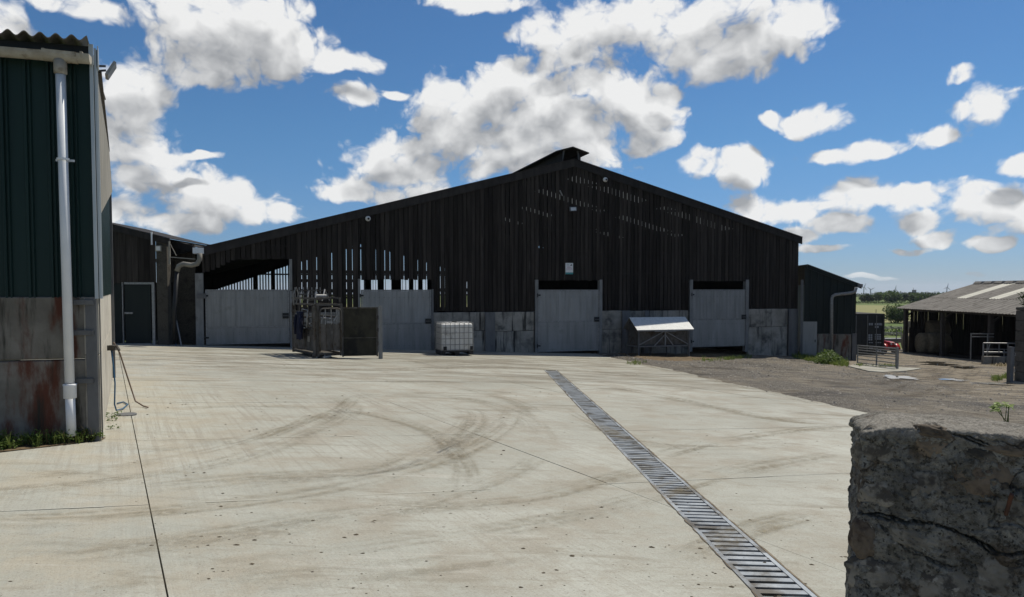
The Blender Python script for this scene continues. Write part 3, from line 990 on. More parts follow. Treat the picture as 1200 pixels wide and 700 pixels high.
# board joints, wider where daylight shows through
slits = [353.6, 360, 371.4, 377.8, 389, 396, 406, 413, 423, 440.4, 451, 457, 473.4, 489.7, 499.8, 511, 516, 521, 547]
su = [bh(p_, 330)[0] for p_ in slits]
edges = []
fixed = sorted([UL] + su + [bh(p_, 330)[0] for p_ in (240.5, 341, 420.5, 506, 626.5, 703, 807, 874)] + [UR])
# spread boards of about 0.175 m between the fixed joints
for a, b in zip(fixed, fixed[1:]):
    if b - a < .05: continue
    k = max(1, round((b - a) / .176))
    for i in range(k): edges.append(a + (b - a) * i / k)
edges.append(UR)
for a, b in zip(edges, edges[1:]):
    wa = .011 if any(abs(a - s) < .01 for s in su) else random.choice((.010, .012, .014, .016))
    wb = .011 if any(abs(b - s) < .01 for s in su) else random.choice((.010, .012, .014, .016))
    u0, u1 = a + wa, b - wb
    zb = board_bottom((u0 + u1) / 2) + random.uniform(-.02, .015)
    j = random.uniform(-.010, .010); tw = random.uniform(-.006, .006)
    m = MB()
    t0, t1 = roof_z(u0) - .06, roof_z(u1) - .06
    pts = [(u0, -.022 + j - tw, zb), (u1, -.022 + j + tw, zb), (u1, j + tw, zb), (u0, j - tw, zb)]
    if u0 < UC < u1:
        t0 = t1 = min(t0, t1)
    m.hexa(pts + [(u0, -.022 + j - tw, t0), (u1, -.022 + j + tw, t1), (u1, j + tw, t1), (u0, j - tw, t0)])
    m.build('board', M_board, B)
    pa = pxu(a)
    if 341 < pa < 590 and not any(abs(a - s) < .01 for s in su):
        MB().box(a - .03, a + .03, .012, .024, zb + .03, roof_z(a) - .1).build('light_stop_strip', M_dark, B)  # unseen strip added behind the joint to keep daylight out

# sheeting rails behind the boards
def rail(px0, px1, py, h=.09):
    u0, z0 = bh(px0, py); u1, z1 = bh(px1, py)
    MB().box(u0, u1, .03, .10, z0 - h / 2, z0 + h / 2).build('sheeting_rail', M_dark, B)


rail(242, 932, 288); rail(341, 932, 318.5, .13); rail(341, 420, 341, .13); rail(341, 420, 329, .11); rail(345, 420, 349, .08); rail(507, 625, 340, .14); rail(704, 806, 344, .07)
for py, a, b in ((262, 372, 880), (236, 470, 800), (212, 590, 730)):
    rail(a, b, py)
# verge trim
for a, b in ((UL - .12, UC), (UC, UR + .12)):
    za, zb_ = roof_z(a), roof_z(b)
    lo_ = .27
    o = MB().hexa([(a, -.10, za - lo_), (b, -.10, zb_ - lo_), (b, -.045, zb_ - lo_), (a, -.045, za - lo_), (a, -.10, za + .03), (b, -.10, zb_ + .03), (b, -.045, zb_ + .03), (a, -.045, za + .03)]).build('verge_board', M_trim, B)
    o = MB().hexa([(a, -.14, za + .032), (b, -.14, zb_ + .032), (b, .2, zb_ + .032), (a, .2, za + .032), (a, -.14, za + .055), (b, -.14, zb_ + .055), (b, .2, zb_ + .055), (a, .2, za + .055)]).build('verge_cap', M_trim, B)

# rooflights: where the specks of daylight between the boards come from
specks = [(657, 232), (681, 240.5), (693, 217), (710, 220), (729, 228), (585, 254.5), (629, 250), (747, 263), (776, 271), (798, 252), (827, 260), (717, 277), (600, 260)]
cells = set()
CU, CVv = .9, 1.1
eye = Vector((0, 0, EYE))
back_holes = []
for (sx_, sy_) in specks + [(640, 289), (743, 319), (837, 316.5)]:
    d = ray(sx_, sy_); done = False
    for k in range(2400):
        q = eye + d * (26 + k * .02)
        u = (q - BO).dot(BE); v = (q - BO).dot(BV)
        if v > VD: break
        if v > 0 and q.z - BO.z > roof_z(u) - .02:
            cells.add((math.floor(u / CU), math.floor(v / CVv))); cells.add((math.floor(u / CU) + (1 if (u / CU) % 1 > .5 else -1), math.floor(v / CVv))); done = True; break
    if not done:
        q = eye + d * ((VD + (BO - eye).dot(BV)) / d.dot(BV)); back_holes.append(((q - BO).dot(BE), q.z - BO.z))
m = MB(); rl = []
iu0, iu1 = math.floor(-13.2 / CU), math.ceil((UR + .25) / CU)
for i in range(iu0, iu1):
    for j in range(0, math.ceil(VD / CVv) + 1):
        us = [i * CU, (i + 1) * CU]
        segs = [(us[0], UC), (UC, us[1])] if us[0] < UC < us[1] else [tuple(us)]
        for a, b in segs:
            a = max(a, -13.2); b = min(b, UR + .25)
            if b <= a: continue
            v0 = j * CVv if j else .05
            t = MB() if (i, j) in cells else m
            if t is not m: rl.append(t)
            t.hexa([(a, v0, roof_z(a)), (b, v0, roof_z(b)), (b, (j + 1) * CVv, roof_z(b)), (a, (j + 1) * CVv, roof_z(a)),
                    (a, v0, roof_z(a) + .02), (b, v0, roof_z(b) + .02), (b, (j + 1) * CVv, roof_z(b) + .02), (a, (j + 1) * CVv, roof_z(a) + .02)])
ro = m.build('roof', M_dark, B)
M_rl = mat('clear_rooflight', (.30, .31, .31), rough=.5, bump=0, trans=.9)
for t in rl: t.build('rooflight', M_rl, ro)
# ridge vent: a raised cap on upstands
z0 = ZC + .03
MB().box(UC - .42, UC - .38, .25, VD, z0 - .12, z0 + .30).build('vent_upstand', M_trim, ro)
MB().box(UC + .38, UC + .42, .25, VD, z0 - .12, z0 + .30).build('vent_upstand', M_trim, ro)
for s in (-1, 1):
    MB().hexa([(UC + s * .0, .05, z0 + .50), (UC + s * .72, .05, z0 + .29), (UC + s * .72, VD, z0 + .29), (UC, VD, z0 + .50),
               (UC + s * .0, .05, z0 + .54), (UC + s * .72, .05, z0 + .33), (UC + s * .72, VD, z0 + .33), (UC, VD, z0 + .54)]).build('vent_cap', M_trim, ro)
MB().bar((UC - .40, .3, z0 - .1), (UC - .30, .3, z0 + .42), .06).bar((UC + .40, .3, z0 - .1), (UC + .30, .3, z0 + .42), .06).build('vent_bracket', M_post, ro)

# concrete panels and steel posts along the foot of the wall
def panels(px0, px1, ytop, rows, v0=-.06, v1=.06):
    u0 = bh(px0, 380)[0]; u1 = bh(px1, 380)[0]; um = (px0 + px1) / 2
    for a, b in zip(rows, rows[1:]):
        zt = bh(um, a)[1]; zb_ = bh(um, b)[1]
        o = MB().box(u0 + .004, u1 - .004, v0 + random.uniform(-.006, .006), v1, zb_ + .006, zt - .006).build('concrete_panel', M_conc, B)
        bevel(o, .012)


def post(px0, px1, ytop, ybot, mat_=None, v0=-.16, v1=.02):
    u0, zt = bh(px0, ytop); u1, zb_ = bh(px1, ybot)
    m = MB().box(u0, u1, v0, v0 + .014, zb_, zt).box(u0, u1, v1 - .014, v1, zb_, zt).box((u0 + u1) / 2 - .006, (u0 + u1) / 2 + .006, v0 + .014, v1 - .014, zb_, zt)
    return m.build('steel_post', mat_ or M_post, B)


panels(341, 421, 366, (366, 390, 418))
panels(507, 568, 366, (366, 388, 418)); panels(578.5, 625.5, 366, (365.5, 388, 418))
panels(704, 728, 364, (364, 386, 416)); panels(736, 806, 364, (364, 386, 416))
panels(875.5, 922, 362, (362, 383, 420))
post(567.5, 579, 366, 416); post(727.5, 736.5, 364, 416); post(922, 932, 362, 420); post(754, 758, 364, 414)


def gate(px0, px1, ytop, ybot, seam, name='door', label=None, stripes=True, hl=True):
    u0, zt = bh(px0, ytop); u1, zb_ = bh(px1, ybot); um = (u0 + u1) / 2; zs = bh((px0 + px1) / 2, seam)[1]
    zb_ = bh((px0 + px1) / 2, ybot)[1]; zt = bh((px0 + px1) / 2, ytop)[1]
    w = .05
    f = MB().box(u0, u0 + w, -.13, -.08, zb_, zt).box(u1 - w, u1, -.13, -.08, zb_, zt).box(u0 + w, u1 - w, -.13, -.08, zt - w, zt).box(u0 + w, u1 - w, -.13, -.08, zb_, zb_ + w).box(u0 + w, u1 - w, -.128, -.08, zs - .025, zs + .02)
    d = f.build(name, M_steel, B)
    if label: d['label'] = label
    prof = []; k = max(4, int((u1 - u0 - 2 * w) / .16)); dx = (u1 - u0 - 2 * w) / k
    for i in range(k):
        x = u0 + w + i * dx; prof += [(x + .004, -.122), (x + dx - .03, -.122), (x + dx - .018, -.114), (x + dx - .008, -.114)]
    prof.append((u1 - w - .004, -.122))
    MB().sheet(prof, zs + .024, zt - w - .004).build('upper_sheet', M_galv, d)
    MB().box(u0 + w + .004, u1 - w - .004, -.126, -.118, zb_ + w + .004, zs - .030).build('lower_sheet', M_galv, d)
    hz = bh(px0, ytop + .42 * (ybot - ytop))[1]
    if hl:
        zc = bh(px1, ytop + .48 * (ybot - ytop))[1]
        MB().box(u1 - .24, u1 - .02, -.155, -.129, zc - .10, zc + .10).build('latch_plate', M_black, d)
        MB().bar((u1 - .22, -.165, zc), (u1 + .03, -.165, zc), .022).build('latch_bolt', M_post, d)
    for zz in (zt - .22, zb_ + .25):
        MB().tube([(u0 - .03, -.14, zz - .07), (u0 - .03, -.14, zz + .07)], .03, 8).box(u0 - .03, u0 + .10, -.142, -.134, zz - .03, zz + .03).build('hinge', M_black, d)
    b = MB()
    for i in range(14):
        for zz in (zt - .30, zs - .2, zb_ + .35):
            x = u0 + .12 + (u1 - u0 - .24) * i / 13
            b.box(x - .011, x + .011, -.130, -.126, zz - .011, zz + .011)
    b.build('rivets', M_post, d, kind='stuff')
    return d


gate(240.8, 339.5, 339.5, 403, 383, 'gate', hl=True)
gate(422.5, 505, 339.7, 416, 379)
gate(629.5, 701, 339.7, 411.5, 376.5)
gate(809.5, 872, 339.5, 406, 374)
# frame posts beside the openings
for a, b, t, bt, mt in ((338.8, 343.4, 304, 407, M_pale), (419, 422.6, 327, 417, M_pale), (505, 507.5, 339, 417, M_post), (625.8, 629.4, 328, 414, M_pale), (701, 703.8, 328, 414, M_pale), (806.6, 809.2, 328, 412, M_pale), (872, 874.5, 328, 412, M_pale)):
    post(a, b, t, bt, mt, -.15, .06)
post(229, 239.6, 320.5, 407, M_pale, -.16, .1)
u0, zz = bh(236, 347)
MB().box(u0 - .14, u0 + .17, -.20, -.17, zz - .09, zz + .09).build('hinge_plate', M_post, B)

# far gable, seen through the openings: solid sheeting round an open slatted bay
hb = lambda px, py: bh(px, py, VD)
top_line = [(236, 345), (254, 339.5), (338, 311.5), (425, 286), (470, 299), (520, 314), (560, 338), (580, 346)]


def top_at(px):
    for (a, ya), (b, yb) in zip(top_line, top_line[1:]):
        if a <= px <= b: return ya + (yb - ya) * (px - a) / (b - a)
    return None


dark_px = [(427, 436), (443.6, 450), (459.7, 470.4), (479, 485.4), (490, 495), (501, 507)]
m = MB()
du = .11; u = -13.2
while u < UR:
    q = BO + BE * (u + du / 2) + BV * VD
    px = 600 + F * q.x / q.y
    zt, zb_ = roof_z(u + du / 2), gz(u, VD) - .3
    ivs = []
    ty = top_at(px)
    if ty is not None and not any(a <= px <= b for a, b in dark_px):
        yb = 341 if px < 342 else 360
        if yb > ty: ivs.append((hb(px, yb)[1], hb(px, ty)[1]))
    for (hu, hz_) in back_holes:
        if abs(hu - u) < .75: ivs.append((hz_ - .12, hz_ + .12))
    ivs.sort(); z = zb_
    for a, b in ivs:
        if a > z: m.box(u, u + du, VD, VD + .04, z, a)
        z = max(z, b)
    if zt > z: m.box(u, u + du, VD, VD + .04, z, zt)
    u += du
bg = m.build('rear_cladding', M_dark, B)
m = MB()
px = 240.0
while px < 341:
    u0, zt = hb(px, 305); zb_ = hb(px, 343)[1]
    m.box(u0, u0 + .085, VD + .05, VD + .08, zb_, zt); px += 3.35
for px in (296, 318): 
    u0, zt = hb(px, 300); zb_ = hb(px, 343)[1]; m.box(u0, u0 + .22, VD + .08, VD + .3, zb_, zt)
px = 343
while px < 575:
    u0, zt = hb(px, 284); zb_ = hb(px, 362)[1]
    m.box(u0, u0 + random.uniform(.03, .07), VD + .05, VD + .08, zb_, zt); px += random.uniform(3.0, 7.5)  # random extra bars added to dim the daylight through the openings
ua, ub = hb(238, 320)[0], hb(580, 320)[0]
for py in (322, 346):
    z = hb(400, py)[1]; m.box(ua if py < 340 else hb(343, py)[0], ub, VD + .09, VD + .14, z - .05, z + .05)
m.build('rear_slats', M_dark, B, kind='stuff')
# side walls and floor
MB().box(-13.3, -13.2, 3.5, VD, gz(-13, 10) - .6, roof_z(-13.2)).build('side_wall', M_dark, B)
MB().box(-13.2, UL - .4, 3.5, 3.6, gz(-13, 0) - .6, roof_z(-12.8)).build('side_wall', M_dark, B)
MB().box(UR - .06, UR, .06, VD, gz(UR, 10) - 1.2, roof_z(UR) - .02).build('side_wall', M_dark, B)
m = MB()
m.poly([(u_, v_, gz(u_, v_) + .03) for u_, v_ in ((-13.2, .1), (UR, .1), (UR, VD), (-13.2, VD))]).build('barn_floor', G_soil, B)
for uu in (-6.2, UC, 8.2):
    for vv in (8, 16):
        MB().box(uu - .1, uu + .1, vv - .1, vv + .1, gz(uu, vv) - .2, roof_z(uu) - .02).build('stanchion', M_dark, B)

# small fittings on the gable
for (px, py) in ((431, 256.5), (708.5, 211)):
    u, z = bh(px, py)
    o = MB().lathe([(.0, -.10), (.06, -.095), (.085, -.06), (.10, -.02), (.10, 0)], 12, (u, -.06, z), 'Y').build('security_camera', M_white, B, smooth=True)
    MB().lathe([(.0, -.125), (.035, -.12), (.045, -.098)], 10, (u + .01, -.06, z - .01), 'Y').build('camera_lens', M_black, o)
u, z = bh(669.5, 245.5)
o = MB().hexa([(u - .15, -.26, z - .10), (u + .14, -.26, z - .08), (u + .14, -.18, z - .08), (u - .15, -.18, z - .10), (u - .13, -.17, z + .08), (u + .16, -.17, z + .09), (u + .16, -.09, z + .09), (u - .13, -.09, z + .08)]).build('floodlight', M_post, B)
MB().hexa([(u - .12, -.268, z - .085), (u + .11, -.268, z - .065), (u + .11, -.264, z - .065), (u - .12, -.264, z - .085), (u - .105, -.19, z + .055), (u + .125, -.19, z + .065), (u + .125, -.186, z + .065), (u - .105, -.186, z + .055)]).build('lamp_glass', M_lid, o)
MB().bar((u, -.14, z), (u, -.02, z + .02), .04).build('bracket', M_black, o)
u, z = bh(656.8, 227)
MB().bar((u - .05, -.06, z + .12), (u + .05, -.10, z - .1), .05).build('cable_box', M_pale, B)

# notice on the boards
u, z = bh(666.5, 315)
q = BO + BE * u + BV * -.05
S = thing('notice_sign', 'small white notice with a teal foot fixed above the middle door', 'sign', (q.x, q.y, BO.z + z - .23), BT)
MB().box(-.165, .165, -.012, 0, 0, .46).build('sign_panel', M_white, S)
M_teal = mat('teal_print', (.05, .25, .26), rough=.5, bump=0)
M_pink = mat('faded_pink_print', (.42, .22, .28), rough=.5, bump=0)
M_ink = mat('black_print', (.02, .02, .025), rough=.5, bump=0)
M_greyp = mat('grey_print', (.3, .32, .34), rough=.5, bump=0)
MB().box(-.165, .165, -.0145, -.0125, 0, .075).build('teal_band', M_teal, S)
MB().prism([(.035, .35), (.125, .35), (.125, .372), (.08, .42), (.065, .372), (.035, .372)], -.0145, -.0125).build('black_mark', M_ink, S)
MB().box(-.12, -.01, -.0145, -.0125, .39, .405).box(-.11, -.02, -.0145, -.0125, .36, .372).build('grey_heading', M_greyp, S)
t = MB()
for zz, a, b in ((.30, -.10, .11), (.27, -.10, .09), (.235, -.12, .12), (.20, -.13, .13)):
    x = a
    while x < b:
        w = random.uniform(.02, .045); t.box(x, min(b, x + w), -.0145, -.0125, zz - .007, zz + .007); x += w + .012
t.build('pink_lettering', M_pink, S)


# ------------------------------------------------------------------ green clad shed on the left
ST = R(16)
SO = Vector((SC.x, SC.y, P(SC.x, SC.y) - .0))
S1 = thing('storage_shed', 'tall dark green shed with stained concrete base and white downpipe at the left edge', 'shed', SO, ST)
sh = lambda px, py, v=0.0: hit(px, py, SO, ST, v)
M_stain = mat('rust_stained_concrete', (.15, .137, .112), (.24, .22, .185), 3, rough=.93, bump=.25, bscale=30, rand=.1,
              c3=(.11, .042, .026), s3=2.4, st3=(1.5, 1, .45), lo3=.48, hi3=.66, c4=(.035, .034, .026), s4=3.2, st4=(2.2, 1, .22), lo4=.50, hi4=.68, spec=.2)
_, zt0 = sh(100, 348); _, zj0 = sh(100, 421); _, ze0 = sh(107, 62)
sdl = Matrix.Rotation(-ST, 2) @ side_dir                    # side wall direction in the shed frame
sn = Vector((sdl.y, -sdl.x))                                # its outward (right hand) normal


def sp_(s, off, z):
    q = sdl * s + sn * off
    return (q.x, q.y, z)


def sbox(m, s0, s1, o0, o1, z0, z1, z0b=None, z1b=None):
    z0b = z0 if z0b is None else z0b; z1b = z1 if z1b is None else z1b
    return m.hexa([sp_(s0, o0, z0), sp_(s0, o1, z0), sp_(s1, o1, z0b), sp_(s1, o0, z0b), sp_(s0, o0, z1), sp_(s0, o1, z1), sp_(s1, o1, z1b), sp_(s1, o0, z1b)])


up0 = sh(102.5, 430)[0]
for za, zb_, nm in ((zj0 + .006, zt0, 1), (-.4, zj0 - .006, 2)):
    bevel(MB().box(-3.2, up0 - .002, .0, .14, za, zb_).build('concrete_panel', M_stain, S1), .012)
m = MB().box(up0, -.012, -.035, -.02, -.3, zt0 - .004).box(up0, -.012, .12, .135, -.3, zt0 - .004).box(up0 + .05, up0 + .062, -.02, .12, -.3, zt0 - .004)
m.build('corner_post', M_post, S1)
for py in (354.5, 390, 446.5):
    a, z = sh(87, py); b, _ = sh(111, py)
    bevel(MB().box(a, b, -.056, -.037, z - .028, z + .028).build('fixing_bracket', M_post, S1), .004)
# box profile cladding
prof = []; u = -3.2
while u < -.03:
    prof += [(u, 0), (u + .137, 0), (u + .147, -.028), (u + .167, -.028), (u + .177, -.004), (u + .19, -.004), (u + .197, -.028), (u + .207, -.028), (u + .217, 0)]
    u += .217
prof = [(min(a, -.02), b) for a, b in prof]
MB().sheet(prof, zt0 - .03, ze0 - .02, .03).build('cladding', M_green, S1)
MB().box(-3.2, -.02, .07, .10, zt0 + .004, ze0 - .05).build('sheeting_backing', M_dark, S1)
# side wall
LS = 7.3
zc0 = zt0 - .01; dg = (P(*(SC + side_dir.to_3d() * LS).xy) - P(*SC.xy))
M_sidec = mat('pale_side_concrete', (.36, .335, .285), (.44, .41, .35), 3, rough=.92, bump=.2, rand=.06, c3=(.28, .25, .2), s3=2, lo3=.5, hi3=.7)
sb = [0.0, 2.4, 4.8, LS - .1]
for a, b in zip(sb, sb[1:]):
    for z0_, z1_ in ((-.5, zj0 + .04), (zj0 + .052, zc0)):
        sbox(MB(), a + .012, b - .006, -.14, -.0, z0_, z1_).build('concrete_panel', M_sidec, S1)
prof_n = 60
m = MB()
zr1 = ze0 + .95
for k in range(prof_n):
    s0 = LS * k / prof_n; s1 = LS * (k + 1) / prof_n
    o = -.02 if k % 2 else 0.012
    sbox(m, s0 + .02, s1 + .019, o - .02, o, zc0 + .004, ze0 - .02 + (s0 / LS) * .1, None, ze0 - .02 + (s1 / LS) * .1)
m.build('side_cladding', M_green, S1)
# corner flashing wraps both faces
m = MB().box(sh(109, 200)[0], .012, -.045, -.036, zt0 - .02, ze0 + .05)
sbox(m, -.01, .16, .012, .034, zt0 - .02, ze0 + .05).build('corner_flashing', M_flash, S1)
for k, s0 in enumerate((.045, .095, .14)):
    sbox(MB(), s0, s0 + .014, .0342, .044, zt0 - .02, ze0 + .05).build('flashing_rib', M_flash, S1)
m = MB().box(sh(108.6, 200)[0], .02, -.056, -.046, ze0 - .14, ze0 + .075)
sbox(m, -.02, .18, .045, .055, ze0 - .14, ze0 + .075)
m.build('flashing_cap', M_flash, S1)
# far corner post and the beige sliding door hung high on the side
sbox(MB(), LS - .1, LS + .12, -.14, .05, -.6, ze0 - .25).build('far_post', M_post, S1)
m = MB()
q0, q1 = .35, 4.6
m.hexa([sp_(q0, .02, ze0 - 1.7), sp_(q0, .035, ze0 - 1.7), sp_(q1, .10, ze0 - .95), sp_(q1, .02, ze0 - .95), sp_(q0, .02, ze0 - .12), sp_(q0, .035, ze0 - .12), sp_(q1, .07, ze0 - .30), sp_(q1, .02, ze0 - .30)])
m.build('side_canopy', M_beige, S1)
sbox(MB(), q0, q1, .036, .075, ze0 - .12, ze0 - .08, ze0 - .30, ze0 - .25).build('canopy_rail', M_rust, S1)
# roof sheet with its waves towards the yard
m = MB(); W_ = .146; u = -3.2; row = []
while u < .0:
    zz = .026 * math.cos(2 * math.pi * u / W_)
    row.append((u, zz)); u += W_ / 10
for v, up in ((-.20, 0), (6.8, .95)):
    kx = sdl.x / sdl.y * max(v, 0)
    for (a, zz) in row: m.v.append((a + kx, v, ze0 + .085 + zz + up))
    for (a, zz) in row: m.v.append((a + kx, v, ze0 + .094 + zz + up))
n_ = len(row)
for i in range(n_ - 1):
    a, b, c, d = i, i + 1, n_ + i, n_ + i + 1
    m.f += [(a, b, 2 * n_ + b, 2 * n_ + a), (c, d, 3 * n_ - 0 + d - 0, 3 * n_ + c) if False else (n_ + i, 3 * n_ + i, 3 * n_ + i + 1, n_ + i + 1), (a, n_ + i, n_ + i + 1, b)]
m.build('roof_sheet', M_fibre, S1)
MB().box(-3.2, .0, -.02, .0, ze0 - .03, ze0 + .06).build('eaves_fascia', M_black, S1)
# gutter, outlet and downpipe
u0, z0_ = sh(-2, 59, -.12); u1, z1_ = sh(106, 68, -.12)
def gut(m, ua, za, ub, zb_, r):
    n = 10
    b = len(m.v)
    for (uu, zz) in ((ua, za), (ub, zb_)):
        for k in range(n + 1):
            a = math.pi * k / n
            m.v.append((uu, -.12 - r * math.cos(a), zz + r * .35 - 1.35 * r * math.sin(a)))
    for k in range(n): m.f.append((b + k, b + k + 1, b + n + 2 + k, b + n + 1 + k))
    m.f.append(tuple(b + k for k in range(n + 1))); m.f.append(tuple(b + n + 1 + k for k in range(n + 1)))
    return m
zl = z0_ + (z0_ - z1_) / (u1 - u0) * (u0 + 3.2)
G_ = gut(MB(), -3.2, zl, u1, z1_, .068).build('gutter', M_gutter, S1, smooth=False)
ud, zd = sh(70, 66, -.12)
gut(MB(), ud - .15, zd + .018, ud + .17, zd + .008, .078).build('gutter_outlet', M_gutter, G_)
for px in (97, 53):
    uu, zz = sh(px, 66 if px > 80 else 62, -.12); gut(MB(), uu - .012, zz + .003, uu + .012, zz + .003, .074).build('gutter_bracket', M_gutter, G_)
ub, zb_ = sh(83, 500, -.12)
ut = sh(71, 90, -.12)[0]
zt_ = zd - .07
zmid = sh(80, 459, -.12)[1]
MB().tube([(ut, -.12, zt_), (ub, -.12, zmid)], .048, 16).build('downpipe', M_pvc, S1, smooth=True)
dp = MB().tube([(ub, -.12, zmid + .01), (ub + .004, -.12, zb_ - .1)], .048, 16).build('lower_pipe', M_pvc, S1, smooth=True)
MB().lathe([(.054, -.075), (.064, -.07), (.064, .06), (.068, .065), (.068, .08), (.055, .085)], 16, (ub, -.12, zmid), caps=False).build('pipe_socket', M_pvc, S1, smooth=True)
zc = sh(76, 187, -.12)[1]; uc = ut + (ub - ut) * (zt_ - zc) / (zt_ - zmid)
MB().lathe([(.0535, -.014), (.062, -.012), (.062, .012), (.0535, .014)], 16, (uc, -.12, zc), caps=False).box(uc - .09, uc + .09, -.05, -.04, zc - .012, zc + .012).build('pipe_clip', M_pvc, S1)
MB().lathe([(.0535, -.10), (.064, -.09), (.064, .05), (.0535, .05)], 16, (ut, -.12, zt_ - .02), caps=False).build('pipe_collar', M_gutter, S1, smooth=True)
# floodlight on a bracket at the corner
zf = ze0 - .07
o = MB(); s0 = .25
o.bar(sp_(s0, .03, zf), sp_(s0, .12, zf + .01), .02).bar(sp_(s0 + .1, .03, zf - .03), sp_(s0 + .1, .12, zf - .01), .02)
o = o.build('lamp_arm', M_post, S1)
m = MB().hexa([sp_(s0 - .05, .11, zf - .085), sp_(s0 - .05, .14, zf - .095), sp_(s0 + .2, .14, zf - .095), sp_(s0 + .2, .11, zf - .085), sp_(s0 - .05, .20, zf + .07), sp_(s0 - .05, .225, zf + .055), sp_(s0 + .2, .225, zf + .055), sp_(s0 + .2, .20, zf + .07)])
m.build('floodlight', M_steel, S1)

# soil strip and weeds at the foot of the shed
m = MB(); pts = []
for k in range(40):
    t = k / 39
    a = SC.xy + left_dir * (t * 7)
    wv = SC.xy + Vector((-math.cos(ST), -math.sin(ST))) * (t * 7) + Vector((-math.sin(ST), math.cos(ST))) * .2
    pts.append((a, wv))
for a, wv in pts:
    for f in (0, .25, .5, .75, 1):
        q = a + (wv - a) * f
        m.v.append((q.x, q.y, P(q.x, q.y) + .008 + .025 * (noise.noise(Vector((q.x * 4, q.y * 4, 1))) + .3) * math.sin(math.pi * min(1, f + .1))))
for i in range(39):
    for k in range(4):
        b = i * 5 + k; m.f.append((b, b + 1, b + 6, b + 5))
tag(m.build('soil_verge', G_soil, smooth=True), kind='structure')


def blades(m, c, n, h, spread, w=.008, lean=.5):
    for _ in range(n):
        a = random.uniform(0, 6.28); r = spread * math.sqrt(random.random())
        x, y, z = c[0] + r * math.cos(a), c[1] + r * math.sin(a), c[2]
        hh = h * random.uniform(.5, 1.1); t = random.uniform(0, 6.28); l = hh * random.uniform(.1, lean)
        dx, dy = math.cos(t), math.sin(t); px_, py_ = -dy * w, dx * w
        b = len(m.v)
        m.v += [(x - px_, y - py_, z), (x + px_, y + py_, z), (x + dx * l * .4 + px_ * .8, y + dy * l * .4 + py_ * .8, z + hh * .6), (x + dx * l * .4 - px_ * .8, y + dy * l * .4 - py_ * .8, z + hh * .6), (x + dx * l, y + dy * l, z + hh)]
        m.f += [(b, b + 1, b + 2, b + 3), (b + 3, b + 2, b + 4)]
    return m


def leaves(m, c, n, rx, ry, rz, s, flat=.4):
    """small folded leaves through an uneven volume"""
    for _ in range(n):
        while True:
            p = Vector((random.uniform(-1, 1), random.uniform(-1, 1), random.uniform(-1, 1)))
            if p.length < 1: break
        q = Vector((c[0] + p.x * rx, c[1] + p.y * ry, c[2] + p.z * rz))
        d = Vector((random.gauss(0, 1), random.gauss(0, 1), random.gauss(0, flat))).normalized()
        up = Vector((random.gauss(0, .5), random.gauss(0, .5), 1)).normalized()
        sd = d.cross(up).normalized(); nrm = sd.cross(d); L = s * random.uniform(.6, 1.3); w = L * random.uniform(.28, .42)
        b = len(m.v)
        m.v += [tuple(q), tuple(q + d * L * .5 + sd * w + nrm * .12 * L), tuple(q + d * L), tuple(q + d * L * .5 - sd * w + nrm * .12 * L)]
        m.f += [(b, b + 1, b + 2), (b, b + 2, b + 3)]
    return m


def verge_pt(t, f):
    a = SC.xy + left_dir * t; wv = SC.xy + Vector((-math.cos(ST), -math.sin(ST))) * t
    q = a + (wv - a) * f
    return Vector((q.x, q.y, P(q.x, q.y) + .01))


m = MB(); ml = MB(); ms = MB()
for k in range(150):
    t = random.uniform(.03, 1.7); c = verge_pt(t, random.uniform(.12, .85))
    r = random.uniform(.02, .05)
    leaves(ml, (c.x, c.y, c.z + random.uniform(.02, .10)), random.randint(14, 30), r * 1.2, r * 1.2, random.uniform(.02, .075), random.uniform(.020, .042))
for k in range(70):
    c = verge_pt(random.uniform(.02, 1.8), random.uniform(.05, .9)); blades(m, c, random.randint(4, 12), random.uniform(.08, .20), .04, .003, .9)
for k in range(42):
    c = verge_pt(random.choice((random.uniform(.5, 1.3), random.uniform(.05, .45))), random.uniform(.2, .7)); blades(ms, c, 3, random.uniform(.10, .24), .03, .002, .8)
tag(ml.build('weeds', L_weed), kind='stuff'); tag(m.build('grass', L_grass), kind='stuff'); tag(ms.build('dry_grass', L_straw), kind='stuff')

# hose and cover by the side wall
def sw(s, off, dz=0):
    q = SC.xy + side_dir * s + Vector((side_dir.y, -side_dir.x)) * off
    return Vector((q.x, q.y, P(q.x, q.y) + dz))


hz = thing('garden_hose', 'blue hose hanging down the side wall of the left shed', 'hose', sw(2.3, .09))
o_ = sw(2.3, .09)
loc = lambda v: tuple(v - o_)
MB().tube([loc(sw(2.3, .07, .92)), loc(sw(2.28, .09, .7)), loc(sw(2.3, .11, .4)), loc(sw(2.2, .10, .12)), loc(sw(2.25, .12, .03)), loc(sw(2.5, .2, .02)), loc(sw(3.0, .26, .015)), loc(sw(3.3, .2, .015)), loc(sw(3.1, .12, .02))], .010, 7).build('hose_pipe', M_hose, hz, smooth=True)
MB().box(-.05, .05, -.05, .05, .86, .93).tube([(0, 0, .9), (.08, -.04, .92), (.12, -.05, .86)], .018, 8).build('tap', M_rust, hz)
o_ = sw(2.9, .1)
h2 = thing('drain_hose', 'brown rubber hose trailing from the tap to the concrete', 'hose', o_)
MB().tube([loc(sw(2.6, .10, .95)), loc(sw(2.75, .17, .80)), loc(sw(2.85, .26, .45)), loc(sw(2.85, .36, .08)), loc(sw(2.75, .46, .018)), loc(sw(2.6, .52, .016))], .011, 7).build('hose_pipe', M_hose2, h2, smooth=True)
o_ = sw(2.0, .24)
cv = thing('manhole_cover', 'small grey cover lying at the foot of the left shed side wall', 'cover', o_)
MB().lathe([(.13, -.01), (.13, .012), (.12, .016)], 14).build('cover_plate', M_post, cv)
m = MB()
